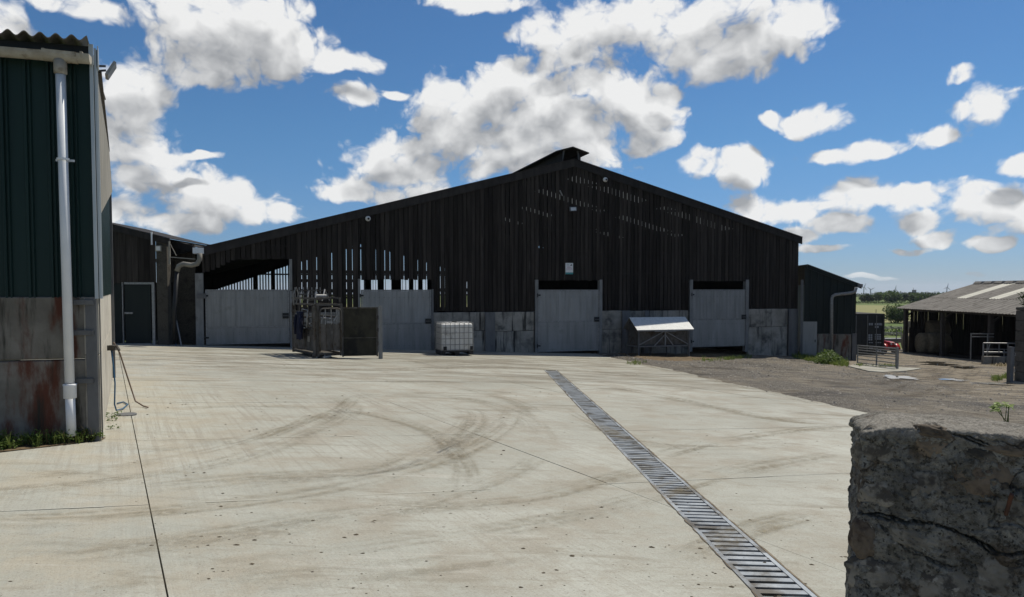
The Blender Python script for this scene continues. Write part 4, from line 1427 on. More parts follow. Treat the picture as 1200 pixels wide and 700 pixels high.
for k in range(14):
    c = sw(random.uniform(.8, 2.0), random.uniform(.03, .16), .01); leaves(m, (c.x, c.y, c.z + .02), 7, .04, .04, .02, .03)
tag(m.build('weeds', L_weed), kind='stuff')

# ------------------------------------------------------------------ low shed between the two
LO = Vector((gnd(165, 403.5).x, gnd(165, 403.5).y, gnd(165, 403.5).z)); LT = R(4)
S2 = thing('lean_to_shed', 'low black shed with a green door and roughcast corner left of the barn', 'shed', LO, LT)
lh = lambda px, py, v=0.0: hit(px, py, LO, LT, v)


def lbox(px0, px1, py0, py1, v0, v1, name, mt, parent=None):
    u0, zt = lh(px0, py0); u1, zb_ = lh(px1, py1)
    return MB().box(u0, u1, v0, v1, zb_, zt).build(name, mt, parent or S2)


px = 100.0
uu = lh(100, 300)[0]; ue = lh(183, 300)[0]
ytop = lambda p_: 263.5 + (p_ - 131.5) * .247
k = int((ue - uu) / .185)
for i in range(k):
    a = uu + (ue - uu) * i / k; b = uu + (ue - uu) * (i + 1) / k - random.uniform(.003, .01)
    pc = 100 + 83 * (i + .5) / k
    zt = lh(pc, ytop(pc) + 3)[1]; zb_ = lh(pc, 332.5)[1] + random.uniform(-.02, .02)
    MB().box(a, b, -.05 + random.uniform(-.008, .008), -.02, zb_, zt).build('board', M_board, S2)
lbox(100, 143.5, 332, 408, .0, .08, 'green_panel', M_dgreen)
d = lbox(146.5, 178, 334, 402.5, -.04, .0, 'door', M_dgreen)
for a, b, c, e in ((143.6, 146.2, 331, 405), (178.4, 183, 331, 405), (146.2, 178.4, 331, 333.4), (146.2, 178.4, 402.6, 405)):
    lbox(a, b, c, e, -.07, .02, 'door_frame', M_steel, d)
lbox(147, 156.5, 366, 368, -.09, -.042, 'door_handle', M_steel, d)
lbox(183, 198, 283, 406, -.03, .3, 'roughcast_pier', M_rubble)
lbox(98, 199, 331, 400, .3, .4, 'rear_wall', M_dark)
# roof edge, then the lower roof beyond
for p0, y0, p1, y1, v in ((98, 255.5, 198.5, 280, -.12), (197, 281, 227, 289.5, .9)):
    ua, za = lh(p0, y0, v); ub_, zb_ = lh(p1, y1, v)
    MB().hexa([(ua, v, za - .22), (ub_, v, zb_ - .20), (ub_, v + .07, zb_ - .20), (ua, v + .07, za - .22), (ua, v, za), (ub_, v, zb_), (ub_, v + .07, zb_), (ua, v + .07, za)]).build('verge_board', M_trim, S2)
    MB().hexa([(ua, v - .03, za + .003), (ub_, v - .03, zb_ + .003), (ub_, v + 5, zb_ + .003), (ua, v + 5, za + .003), (ua, v - .03, za + .03), (ub_, v - .03, zb_ + .03), (ub_, v + 5, zb_ + .03), (ua, v + 5, za + .03)]).build('roof', M_trim, S2)
ua, za = lh(197, 286, 1.0); ub_, zb_ = lh(230, 408, 1.0)
MB().box(ua, ub_, 1.0, 1.1, zb_, za).build('recess_wall', M_rubble, S2)
MB().box(ua - .02, ua + .06, .3, 1.0, zb_, za - .1).build('pier_return', M_dark, S2)
ua, za = lh(199, 286, .95); ub_, zb_ = lh(226, 304, .95)
MB().box(ua, ub_, .93, .99, zb_, za).build('dark_board', M_board, S2)
lf = lbox(183.5, 190.5, 288, 295, -.13, -.031, 'wall_lamp', M_beige)
lbox(184.3, 189.7, 289, 294, -.137, -.131, 'lamp_glass', M_lid, lf)
u_, z_ = lh(177.6, 272, -.15); _, zq = lh(177.6, 287, -.15)
MB().tube([(u_, -.15, z_), (u_, -.15, zq)], .03, 8).build('vent_pipe', M_pvc, S2)
u_, z_ = lh(198.3, 283, -.10); _, zq = lh(198.3, 310, -.10); uw, zw = lh(226, 303.5, -.05)
MB().bar((u_, -.10, z_), (u_, -.10, zq), .05).bar((u_, -.10, zq + .25), (uw, .2, zw), .035).bar((u_ + .03, -.08, z_ - .1), (u_ + .22, -.08, zq + .3), .02).build('bracket', M_beige, S2)
# beige bend from the barn gutter into a black pipe
v = -.25
pts = [lh(234, 297, v), lh(234, 304, v), lh(231, 309.5, v), lh(224, 311, v), lh(215, 309.5, v), lh(209.5, 312, v), lh(207.5, 318, v)]
MB().tube([(a, v, b) for a, b in pts], .085, 12).build('pipe_bend', M_beige, S2, smooth=True)
a, b = pts[-1]; c, e = lh(204, 404, v)
MB().tube([(a, v, b + .02), ((a + c) / 2 - .04, v, (b + e) / 2), (c, v, e)], .07, 10).build('black_pipe', M_black, S2, smooth=True)
for pa, ya, pb, yb in ((207.5, 376, 214.5, 405), (203, 384, 208, 405)):
    a, b = lh(pa, ya, .2); c, e = lh(pb, yb, -.2)
    tag(MB().bar((0, .4, b - e), (c - a, 0, 0), .03).build('metal_rod' if pa > 205 else 'blue_rod', M_steel if pa > 205 else M_hose, None), 'grey metal rod leaning in the dark recess left of the barn' if pa > 205 else 'blue rod leaning in the dark recess left of the barn', 'rod')
    oo = col.objects[-1]; oo.location = LO + Vector((a, -.2, e))
# barn gutter end box
u0, z0_ = bh(226, 290.5, -.1); u1, z1_ = bh(239, 297.5, -.1)
MB().box(u0, u1, -.2, .5, z1_, z0_).build('gutter_end', M_pvc, B)

# ------------------------------------------------------------------ green lean-to at the right of the barn
RO = gnd(932, 418.5); RO2 = gnd(1003, 428)
RO = Vector((RO.x + .05, 33.4, P(RO.x, 33.4))); RT = R(-9)
S3 = thing('green_lean_to', 'dark green lean-to with a pale door and grey drainpipe right of the barn', 'shed', RO, RT)
rh = lambda px, py, v=0.0: hit(px, py, RO, RT, v)
uR = rh(1002, 400)[0]
ze = lambda u: rh(934, 312.5)[1] + (rh(1003, 333)[1] - rh(934, 312.5)[1]) * (u / uR)
prof = []; u = -.2
while u < uR:
    prof += [(u, 0), (u + .22, 0), (u + .235, -.035), (u + .275, -.035), (u + .29, 0)]; u += .295
prof = [(min(a, uR), b) for a, b in prof]
MB().sheet(prof, rh(970, 391)[1], lambda x: ze(x) - .05).build('cladding', M_dgreen, S3)
MB().box(-.2, rh(938, 400)[0], -.004, .05, -.5, rh(970, 391)[1]).build('lower_cladding', M_dgreen, S3)
d = MB().box(rh(940.5, 380)[0], rh(957, 380)[0], -.09, -.045, rh(950, 421.5)[1], rh(950, 377)[1]).build('door', M_galv, S3)
d['label'] = 'pale grey sheet door'
MB().box(rh(954, 400)[0], rh(955, 400)[0], -.12, -.092, rh(954, 401)[1], rh(954, 398)[1]).build('door_handle', M_black, d)
u0, u1 = rh(957.6, 400)[0], rh(997.5, 400)[0]
k = 2
for i in range(k):
    bevel(MB().box(u0 + (u1 - u0) * i / k + .004, u0 + (u1 - u0) * (i + 1) / k - .004, -.05, .1, rh(980, 428)[1] - .4, rh(980, 391.8)[1]).build('concrete_panel', M_stain, S3), .012)
MB().box(rh(997.8, 400)[0], rh(1003, 400)[0], -.12, .1, rh(1000, 430)[1] - .2, rh(1000, 391)[1]).build('steel_post', M_post, S3)
MB().box(rh(937.2, 400)[0], rh(940, 400)[0], -.08, -.02, rh(938, 424)[1], rh(938, 328)[1]).build('corner_trim', M_post, S3)
MB().hexa([(-.1, -.12, ze(-.1) - .13), (uR + .2, -.12, ze(uR + .2) - .13), (uR + .2, -.05, ze(uR + .2) - .13), (-.1, -.05, ze(-.1) - .13), (-.1, -.12, ze(-.1) + .03), (uR + .2, -.12, ze(uR + .2) + .03), (uR + .2, -.05, ze(uR + .2) + .03), (-.1, -.05, ze(-.1) + .03)]).build('verge_flashing', M_dgreen, S3)
MB().hexa([(-.1, -.15, ze(-.1) + .034), (uR + .25, -.15, ze(uR + .25) + .034), (uR + .25, 14, ze(uR + .25) + .034), (-.1, 14, ze(-.1) + .034), (-.1, -.15, ze(-.1) + .06), (uR + .25, -.15, ze(uR + .25) + .06), (uR + .25, 14, ze(uR + .25) + .06), (-.1, 14, ze(-.1) + .06)]).build('roof', M_trim, S3)
MB().box(uR - .02, uR + .02, .05, 14, -1.5, ze(uR) - .02).build('side_wall', M_dgreen, S3)
MB().box(uR + .03, uR + .22, -.2, 14, ze(uR) - .14, ze(uR) + .0).build('gutter', M_post, S3)
pp = [rh(1003.5, 337, -.3), rh(1002, 342, -.3), rh(997, 343.5, -.3), rh(979, 345.5, -.3), rh(975.5, 347.5, -.3), rh(974.6, 352, -.3), rh(974.2, 424, -.3)]
MB().tube([(a, -.3, b) for a, b in pp], .072, 12).build('drainpipe', M_steel, S3, smooth=True)

# grass along its foot
m = MB(); ml = MB()
for k in range(420):
    t = random.random(); px = 930 + 62 * t; py = 419 + 10 * t + random.uniform(-2.2, 2.6)
    q = gnd(px, py); q.z = gravel_z(q.x, q.y); blades(m, q, 5, random.uniform(.10, .26), .12, .011, .8)
for k in range(70):
    t = random.gauss(0, .5); px = 971 + 13 * t; q = gnd(px, 426 + random.uniform(-2.5, 2.0)); h = .42 * math.exp(-t * t * 1.2)
    q.z = gravel_z(q.x, q.y); leaves(ml, (q.x, q.y, q.z + h * .5), 30, .2, .2, .1 + h * .5, .10)
for (a, b, c, e, n) in ((745, 426, 10, 1.5, 25), (855, 421.5, 12, 1.5, 60), (868, 420, 10, 1.5, 50), (830, 423, 14, 1.6, 25), (1010, 430, 8, 1, 25), (1040, 431, 12, 1.2, 40), (1168, 446, 4, 1.5, 60), (1179, 443, 3, 2, 40)):
    for k in range(n):
        q = gnd(a + random.gauss(0, .6) * c, b + random.gauss(0, .6) * e); q.z = max(gravel_z(q.x, q.y), P(q.x, q.y)); blades(m, q, 6, random.uniform(.05, .16), .08, .008, .9)
tag(m.build('grass', L_grass), kind='stuff')
wd = thing('weed_clump', 'bushy green weed clump at the foot of the grey drainpipe', 'weeds', gnd(970, 427))
o = ml.build('foliage', L_weed, wd); o.location = -wd.location


# ------------------------------------------------------------------ cattle crush
CP = gnd(372, 420); CA = R(35)
C1 = thing('cattle_crush', 'weathered steel cattle crush standing in front of the barn gates', 'cattle crush', CP, CA)
# local frame: x to the right along the end face, -y is the front; the long side runs away along +y at x = 0
Wd, Ln, Hh = .80, 2.25, 1.62
for x, y in ((.03, .03), (Wd - .03, .03), (.03, Ln - .03), (Wd - .03, Ln - .03)):
    MB().box(x - .035, x + .035, y - .035, y + .035, .04, Hh).build('corner_post', M_rust, C1)
m = MB()
for z in (.12, .70, 1.2, Hh - .03):
    m.bar((.03, .03, z), (.03, Ln, z), .05).bar((Wd - .03, .03, z), (Wd - .03, Ln, z), .05)
for z in (.12, Hh - .03):
    m.bar((.0, .03, z), (Wd, .03, z), .05).bar((0, Ln - .03, z), (Wd, Ln - .03, z), .05)
m.build('frame_rail', M_rust, C1)
# end gate: three sheeted panels under a tubular hoop
for i in range(3):
    x0 = .08 + i * .215
    MB().box(x0, x0 + .205, -.02, .0, .22, 1.02).prism([(x0 + .01, 1.02), (x0 + .195, 1.02), (x0 + .195, 1.02)], -.02, 0).build('gate_panel', M_rust, C1)
    MB().box(x0 + .195, x0 + .215, -.04, -.021, .2, 1.05).build('panel_rib', M_rust, C1)
MB().tube([(.07, -.05, .2), (.07, -.05, 1.38), (.10, -.05, 1.45), (.17, -.05, 1.48), (.63, -.05, 1.48), (.70, -.05, 1.45), (.73, -.05, 1.38), (.73, -.05, .2)], .022, 8).build('hoop_rail', M_rust, C1, smooth=True)
m = MB()
for x in (.25, .43, .60):
    m.tube([(x, -.02, 1.0), (x, -.02, 1.46)], .016, 6)
m.tube([(.08, -.03, 1.22), (.42, -.03, 1.18)], .018, 6).tube([(.1, -.03, 1.05), (.2, -.06, 1.3), (.25, -.03, 1.4)], .016, 6).bar((.30, -.03, 1.08), (.45, -.06, 1.06), .05).bar((.5, -.04, 1.1), (.66, -.05, 1.35), .03)
m.build('gate_bars', M_steel, C1)
MB().box(.60, .73, .01, .03, 1.05, 1.45).build('head_plate', M_galv, C1)
# near corner drum and yoke
MB().lathe([(.07, .05), (.07, 1.55)], 10, (-.02, .12, 0)).lathe([(.10, .02), (.10, .1)], 10, (-.02, .12, 0)).build('pivot_column', M_rust, C1)
# long side: sheeted below, open bars above
for i, (y0, y1) in enumerate(((.30, .95), (.98, 1.6), (1.63, 2.18))):
    MB().box(.0, .02, y0, y1, .18, .92).build('side_panel', M_rust, C1)
m = MB()
for z, a, b in ((.85, .3, 2.2), (1.02, .25, 2.2), (1.36, .25, 2.2)):
    m.tube([(-.02, a, z), (-.02, b, z)], .021, 6)
for y in (.35, .7, 1.1, 1.5, 1.9):
    m.tube([(-.02, y, .68), (-.02, y, 1.58)], .018, 6)
m.build('side_bars', M_rust, C1)
m = MB()
for y in (.45, .9, 1.35, 1.8):
    m.bar((-.06, y, .95 + .1 * math.sin(y * 5)), (-.16, y - .25, 1.0 + .12 * math.cos(y * 3)), .035)
m.tube([(-.10, .6, .9), (-.14, .45, 1.2), (-.10, .5, 1.42), (-.10, 1.0, 1.45), (-.12, 1.05, 1.2)], .02, 6)
m.build('release_levers', M_steel, C1)
MB().box(-.012, -.002, .62, .82, .45, .62).build('maker_plate', M_beige, C1)
# overhead gear
m = MB()
for x in (.03, Wd - .03):
    m.bar((x, .1, 1.78), (x, 2.3, 1.78), .05).bar((x, .15, 1.6), (x, .15, 1.8), .04).bar((x, 2.2, 1.6), (x, 2.2, 2.02), .04)
m.bar((-.05, 2.25, 2.02), (1.1, 2.0, 2.02), .04).bar((-.05, 1.4, 1.9), (Wd + .1, 1.4, 1.9), .045).bar((-.06, .55, 1.72), (Wd + .05, .75, 1.80), .05)
m.build('top_frame', M_rust, C1)
random.seed(21)
for k in range(9):
    y = .3 + k * .22
    MB().tube([(.05 + .08 * (k % 3), y, 1.62), (.1 + .1 * (k % 3), y + .1, 1.95 + .1 * ((k * 7) % 3) / 3)], .016, 6).build('lever_rod', M_steel, C1)
for k in range(7):
    x = .1 + .13 * k
    MB().tube([(x, 2.25 - x * .2, 1.7), (x, 2.25 - x * .2, 2.12)], .014, 6).build('lever_rod', M_steel, C1)
MB().tube([(-.05, 1.9, 1.55), (-.1, 1.8, 1.9), (-.02, 1.75, 2.12), (.06, 1.8, 1.9), (.0, 1.85, 1.6)], .024, 6).build('rope_loop', M_pale, C1)
MB().tube([(.5, .9, 1.7), (.7, 1.2, 2.05), (.9, 1.3, 1.7)], .022, 6).build('squeeze_lever', M_steel, C1)
MB().lathe([(.03, -.1), (.06, -.09), (.06, .25), (.03, .26)], 10, (.42, 1.0, 1.84), 'X').build('ram_cylinder', M_steel, C1)
MB().box(-.03, .0, .0, .05, .0, .05).bar((.12, -.16, .03), (.4, -.05, .05), .05).bar((.2, -.1, .02), (.25, .1, .1), .04).build('foot_bracket', M_galv, C1)
MB().box(.05, Wd - .05, .05, Ln, .05, .10).build('floor_plate', M_rust, C1)
# navy cloth hung over the side rail
jc = thing('hanging_coat', 'navy blue coat hung over the side bars of the cattle crush', 'coat', C1.matrix_basis @ Vector((-.16, 1.05, .55)), CA)
m = MB(); nu, nv = 12, 14
for j in range(nv):
    t = j / (nv - 1)
    w = .17 + .12 * math.sin(t * 2.4) * (1 - .25 * t)
    for i in range(nu):
        a = 2 * math.pi * i / nu
        f = 1 + .18 * math.sin(3 * a + t * 4) + .1 * noise.noise(Vector((math.cos(a) * 2, t * 4, math.sin(a) * 2)))
        m.v.append((.07 * f * math.cos(a) * (1.1 - .4 * t), w * f * math.sin(a), .82 * t - .05 * abs(math.sin(2 * a)) * (1 - t)))
for j in range(nv - 1):
    for i in range(nu):
        i2 = (i + 1) % nu; m.f.append((j * nu + i, j * nu + i2, (j + 1) * nu + i2, (j + 1) * nu + i))
m.f.append(tuple(range((nv - 1) * nu, nv * nu)))
m.build('coat_body', M_navy, jc, smooth=True)
MB().tube([(-.04, -.17, .70), (-.06, -.22, .5), (-.05, -.2, .2)], [.05, .055, .045], 8).build('coat_sleeve', M_navy, jc, smooth=True)
MB().tube([(-.04, .17, .72), (-.06, .24, .5), (-.07, .2, .12)], [.05, .055, .045], 8).build('coat_sleeve', M_navy, jc, smooth=True)

# mossy screen beside the crush
q0, q1 = gnd(401, 419.5), gnd(447, 420.5)
th = math.atan2(q1.y - q0.y, q1.x - q0.x); wS = (q1.xy - q0.xy).length
SP = thing('sheeted_gate', 'mossy brown sheeted gate on a pale steel post beside the crush', 'gate', q0, th)
zt = hit(425, 360.5, q0, th)[1]; zs = hit(425, 396, q0, th)[1]
MB().box(.0, wS - .10, .0, .03, .05, zs - .01).build('lower_sheet', M_screen, SP)
MB().box(.0, wS - .10, .0, .03, zs + .01, zt - .03).build('upper_sheet', M_screen, SP)
MB().box(.0, wS - .10, -.03, .04, zt - .03, zt + .01).box(0, wS - .1, .005, .028, zs - .01, zs + .01).box(0, .05, -.03, -.002, .03, zt - .03).box(wS - .15, wS - .10, -.03, -.002, .03, zt - .03).build('gate_frame', M_rust, SP)
MB().box(wS - .085, wS + .035, -.06, .06, -.1, zt + .04).build('gate_post', M_pale, SP)
for z in (zt * .28, zt * .55, zt * .8):
    MB().box(wS - .16, wS - .06, -.05, -.031, z - .03, z + .03).tube([(wS - .10, -.055, z - .06), (wS - .10, -.055, z + .06)], .02, 8).build('hinge', M_rust, SP)

# ------------------------------------------------------------------ IBC tank
q = gnd(517, 416.5)
TI = thing('water_tank', 'white plastic tank in a wire cage on a black pallet by the barn wall', 'tank', q, BT)
TW, TD, TH = 1.16, 1.0, 1.14
m = MB(); nb_ = 6
bm = bmesh.new()
bmesh.ops.create_cube(bm, size=1)
bmesh.ops.scale(bm, vec=(TW - .07, TD - .07, TH - .19), verts=bm.verts)
bmesh.ops.translate(bm, vec=(TW / 2, TD / 2, .17 + (TH - .19) / 2), verts=bm.verts)
bmesh.ops.subdivide_edges(bm, edges=bm.edges, cuts=23, use_grid_fill=True)
for v in bm.verts:
    x = v.co.x / TW; z = (v.co.z - .17) / (TH - .19)
    f = .012 * abs(math.sin(math.pi * x * 6)) * (1 if .08 < z else .4)
    cz = max(abs(v.co.x - TW / 2) / (TW / 2 - .035), abs(v.co.y - TD / 2) / (TD / 2 - .035))
    if z > .97: v.co.z -= .05 * sstep(cz, .82, 1.0) - .012 * math.sin(math.pi * x * 6) ** 2
    for ax, L in ((0, TW), (1, TD)):
        s = 1 if v.co[ax] > L / 2 else -1
        if abs(v.co[ax] - L / 2) > L / 2 - .06: v.co[ax] += s * (f - .02 * sstep(z, .9, 1.0))
me = bpy.data.meshes.new('tank_bottle'); bm.to_mesh(me); bm.free(); me.materials.append(M_tank)
for p_ in me.polygons: p_.use_smooth = True
o = bpy.data.objects.new('tank_bottle', me); col.objects.link(o); o.parent = TI
MB().lathe([(.09, 0), (.09, .05), (.08, .055)], 16, (TW / 2, TD / 2, TH - .03)).build('screw_cap', M_black, TI)
m = MB()
for i in range(8):
    x = i * TW / 7
    for y in (0, TD): m.tube([(x, y, .15), (x, y, TH - .02)], .011, 6)
for i in range(1, 6):
    y = i * TD / 6
    for x in (0, TW): m.tube([(x, y, .15), (x, y, TH - .02)], .011, 6)
for z in (.16, .36, .57, .77, .95, TH - .02):
    m.tube([(0, 0, z), (TW, 0, z), (TW, TD, z), (0, TD, z), (0, 0, z)], .011, 6)
for y in (.33, .67):
    m.tube([(0, y, TH - .01), (TW, y, TH - .01)], .012, 6)
m.build('wire_cage', M_steel, TI)
m = MB()
for x in (0, TW / 2 - .08, TW - .16): m.box(x, x + .16, 0, TD, 0, .1)
MB().box(0, TW, 0, TD, .10, .14).build('pallet_deck', M_black, TI); m.build('pallet_runner', M_black, TI)
MB().box(.08, .2, -.012, -.002, .16, .30).box(TW - .12, TW - .02, -.012, -.002, .16, .30).build('corner_guard', M_black, TI)

# ------------------------------------------------------------------ creep feeder
q = gnd(747.5, 418.8)
q2 = gnd(813, 419.5)
FZ = thing('creep_feeder', 'galvanised livestock feeder on legs with a bright sloping lid', 'feeder', (q.x, q.y, gravel_z(q.x, q.y) + .0), BT)
FW = 2.32
def fz(px, py, v): return hit(px, py, Vector((q.x, q.y, FZ.location.z)), BT, v)
zb_ = fz(780, 405.5, 0)[1]; zt = fz(780, 387.5, 0)[1]; dep = 1.05
for x in (.03, FW - .03):
    for y in (0, dep): MB().box(x - .025, x + .025, y - .025, y + .025, -.12, zt).build('leg', M_post, FZ)
for x in (FW * .32, FW * .64):
    MB().box(x - .02, x + .02, dep * .35, dep * .35 + .04, -.1, zb_).build('leg', M_rust, FZ)
MB().box(.06, FW - .06, .06, dep - .06, zb_ + .05, zt).build('hopper', M_rust, FZ)
MB().box(.0, FW, -.03, .03, zb_ - .03, zb_ + .02).box(.0, FW, dep - .03, dep + .03, zb_ - .03, zb_ + .02).box(-.02, .03, .03, dep - .03, zb_ - .03, zb_ + .02).box(FW - .03, FW + .02, .03, dep - .03, zb_ - .03, zb_ + .02).build('base_rail', M_post, FZ)
MB().box(.1, FW * .45, .03, .25, zb_ + .022, zb_ + .06).box(FW * .55, FW - .1, .03, .25, zb_ + .022, zb_ + .06).build('trough', M_black, FZ)
cx_ = FW * .52
m = MB().bar((cx_, .03, zt - .02), (.06, .03, zb_ + .05), .05, .03).bar((cx_, .03, zt - .02), (FW - .06, .03, zb_ + .05), .05, .03)
m.bar((cx_, .015, zt - .16), (FW * .32, .015, zb_ + .02), .045, .03).bar((cx_, .015, zt - .16), (FW * .68, .015, zb_ + .02), .045, .03).bar((cx_, .0, zt), (cx_, .0, zb_), .045)
m.build('brace', M_steel, FZ)
# the lid: near slope and far slope meeting at a ridge
zr = zt + .50
L0, L1 = -.10, FW + .12
def slope(y0, z0, y1, z1, name, mt):
    m = MB().hexa([(L0, y0, z0), (L1, y0, z0), (L1, y1, z1), (L0, y1, z1), (L0, y0, z0 + .02), (L1, y0, z0 + .02), (L1, y1, z1 + .02), (L0, y1, z1 + .02)])
    return m.build(name, mt, FZ)
slope(-.14, zt + .02, dep * .55, zr, 'lid', M_lid)
slope(dep * .55 + .004, zr - .006, dep + .14, zt + .02, 'rear_lid', M_galv)
MB().box(L0, L1, -.155, -.142, zt - .01, zt + .045).build('lid_edge', M_steel, FZ)
MB().box(FW * .28, FW * .70, -.17, -.156, zt - .035, zt + .005).build('lid_handle', M_steel, FZ)
for x in (-.02, FW - .02):
    MB().prism([(.02, zt), (dep - .02, zt), (dep * .55, zr - .02)], x, x + .03, 'X').build('gable_plate', M_rust, FZ)
# trampled earth and straw under it
m = MB(); mm = MB()
for k in range(260):
    px, py = random.uniform(728, 880), random.uniform(411, 421.5)
    g_ = gnd(px, py); z = max(gravel_z(g_.x, g_.y), P(g_.x, g_.y)); blades(m, (g_.x, g_.y, z), 3, random.uniform(.03, .10), .1, .008, 2.2)
tag(m.build('dry_grass', L_straw), kind='stuff')
g0 = [gnd(a, b) for a, b in ((712, 411), (760, 410), (806, 410), (860, 410), (890, 413), (880, 418), (850, 421), (820, 424), (790, 425.5), (760, 424), (735, 419.5), (715, 415.5))]
cx = sum((g_ for g_ in g0), Vector()) / len(g0)
m = MB(); rings = 7
m.v.append((cx.x, cx.y, max(P(cx.x, cx.y), gravel_z(cx.x, cx.y)) + .05))
for r in range(1, rings + 1):
    for k in range(48):
        f = k / 48 * len(g0); i = int(f); w = f - i
        e = g0[i % len(g0)] * (1 - w) + g0[(i + 1) % len(g0)] * w
        p_ = cx + (e - cx) * (r / rings) * (1 + .10 * noise.noise(Vector((k * .6, r * .3, 2))))
        base = max(P(p_.x, p_.y), gravel_z(p_.x, p_.y))
        m.v.append((p_.x, p_.y, base + (.05 + .04 * noise.noise(Vector((p_.x * 2, p_.y * 2, 1)))) * (1 - (r / rings) ** 3) - (.03 if r == rings else 0)))
for k in range(48): m.f.append((0, 1 + k, 1 + (k + 1) % 48))
for r in range(rings - 1):
    for k in range(48):
        a = 1 + r * 48 + k; b = 1 + r * 48 + (k + 1) % 48; m.f.append((a, a + 48, b + 48, b))
tag(m.build('earth_bank', G_soil, smooth=True), kind='structure')

# ------------------------------------------------------------------ container, gate and quad bike
KO = Vector((20.15, 40.0, P(20, 40)))
K = thing('shipping_container', 'charcoal shipping container with its bolted doors facing the yard', 'container', KO + Vector((-2.44, 0, 0)), R(0))
kh = lambda px, py: hit(px, py, K.location, 0.0)
KH = kh(1030, 368.5)[1]; KW = kh(1036, 400)[0]
m = MB()
MB().box(.0, KW, .08, 6.0, .12, KH).build('container_body', M_cont, K)
MB().box(0, KW, .0, .08, KH - .13, KH + .004).build('top_rail', M_cont, K); MB().box(0, KW, 0, .08, .1, .24).build('bottom_rail', M_cont, K)
for x0, x1 in ((0, .11), (KW - .11, KW)): MB().box(x0, x1, -.02, .08, .0, KH).build('corner_post', M_cont, K)
mid = KW * .5
for x0, x1 in ((.12, mid - .005), (mid + .005, KW - .12)):
    d = MB().box(x0, x1, .03, .07, .25, KH - .14).build('container_door', M_cont, K)
    for f in (.28, .72):
        x = x0 + (x1 - x0) * f
        MB().tube([(x, .0, .2), (x, .0, KH - .06)], .022, 8).build('lock_rod', M_pale, d)
    m = MB()
    for zz in (.5, .95, 1.4, 1.9):
        m.box(x0 + .02, x1 - .02, .018, .03, zz * KH / 2.6 - .01, zz * KH / 2.6 + .01)
    m.build('door_rib', M_cont, d)
MB().box(-.01, KW + .01, -.02, 6.02, KH + .006, KH + .03).build('roof_panel', M_trim, K)
t = MB()
def marks(px, py, w, h, n=1):
    x, z = kh(px, py); k_ = max(1, int(w / .12))
    for i in range(k_):
        t.box(x + i * .12, x + i * .12 + .085, .022, .0285, z - h / 2, z + h / 2)
for px, py, w, h in ((1018.6, 380.2, .30, .13), (1025.5, 380.2, .36, .13), (1033, 380.4, .1, .13), (1025.5, 383.4, .24, .1), (1018, 393, .3, .1), (1018, 395.6, .24, .1), (1018, 398.2, .24, .1), (1025.5, 392.5, .36, .08), (1025.5, 395, .36, .08), (1025.5, 397.4, .36, .08), (1018.5, 401.7, .3, .05), (1026, 401.7, .36, .05), (1018.5, 408, .24, .09), (1026, 411, .36, .08)):
    marks(px, py, w, h)
t.build('white_lettering', M_greyp, K)

# field gate in front of it
g0_, g1_ = gnd(1004.5, 428.5), gnd(1051.5, 434.5)
th = math.atan2(g1_.y - g0_.y, g1_.x - g0_.x); wG = (g1_.xy - g0_.xy).length; dz = g1_.z - g0_.z
GT = thing('field_gate', 'galvanised tubular field gate standing half open before the container', 'gate', g0_, th)
hG = hit(1005, 405, g0_, th)[1]
for i, f in enumerate((0, .13, .27, .42, .58, .78, 1.0)):
    z0 = hG - (hG - .12) * f
    MB().tube([(.0, 0, z0), (wG - .06, 0, z0 + dz)], .02 if i else .025, 8).build('gate_rail', M_steel, GT)
for x in (.02, wG * .5, wG - .08):
    MB().bar((x, 0, .10 + dz * x / wG), (x, 0, hG + dz * x / wG), .04).build('gate_upright', M_steel, GT)
MB().tube([(wG, 0, dz - .1), (wG, 0, hG + dz + .06)], .04, 10).build('gate_post', M_steel, GT)
# concrete apron under the gate
ap = [gnd(*p_) for p_ in ((994, 431), (1003, 428), (1030, 429.5), (1062, 432.5), (1080, 434), (1062, 437), (1035, 438.5), (1018, 437.5))]
m = MB(); n_ = len(ap)
m.v = [(p_.x, p_.y, gravel_z(p_.x, p_.y) + .03) for p_ in ap] + [(p_.x, p_.y, P(p_.x, p_.y) - .2) for p_ in ap]
m.f = [tuple(range(n_)), tuple(reversed(range(n_, 2 * n_)))] + [(k, n_ + k, n_ + (k + 1) % n_, (k + 1) % n_) for k in range(n_)]
tag(m.build('concrete_apron', G_conc), kind='structure')

# quad bike
QP = Vector((21.62, 43.0, 0)); QP.z = gravel_z(QP.x, QP.y)
Q = thing('quad_bike', 'red quad bike parked beside the dark shipping container', 'quad bike', QP, R(8))
for x in (-.42, .42):
    for y in (-.60, .62):
        w = MB().lathe([(.14, -.11), (.24, -.12), (.28, -.07), (.28, .07), (.24, .12), (.14, .11)], 14, (x, y, .28), 'X').build('wheel', M_black, Q, smooth=True)
        MB().lathe([(.0, -.10), (.12, -.09), (.13, .09), (.0, .10)], 10, (x, y, .28), 'X', False).build('wheel_hub', M_steel, w)
        MB().lathe([(.36, -.16), (.37, .16)], 14, (x, y, .26), 'X', False)
        m = MB(); b = 0
        for k in range(9):
            a = math.pi * k / 8
            for dx in (-.17, .17): m.v.append((x + dx, y + .38 * math.cos(a), .32 + .36 * math.sin(a)))
        for k in range(8): m.f.append((2 * k, 2 * k + 1, 2 * k + 3, 2 * k + 2))
        o = m.build('mudguard', M_red, Q, smooth=True); sm = o.modifiers.new('thick', 'SOLIDIFY'); sm.thickness = .02
o = MB().hexa([(-.25, -1.0, .45), (.25, -1.0, .45), (.2, .1, .45), (-.2, .1, .45), (-.2, -.95, .78), (.2, -.95, .78), (.17, .1, .88), (-.17, .1, .88)]).build('bonnet', M_red, Q); bevel(o, .05, 2)
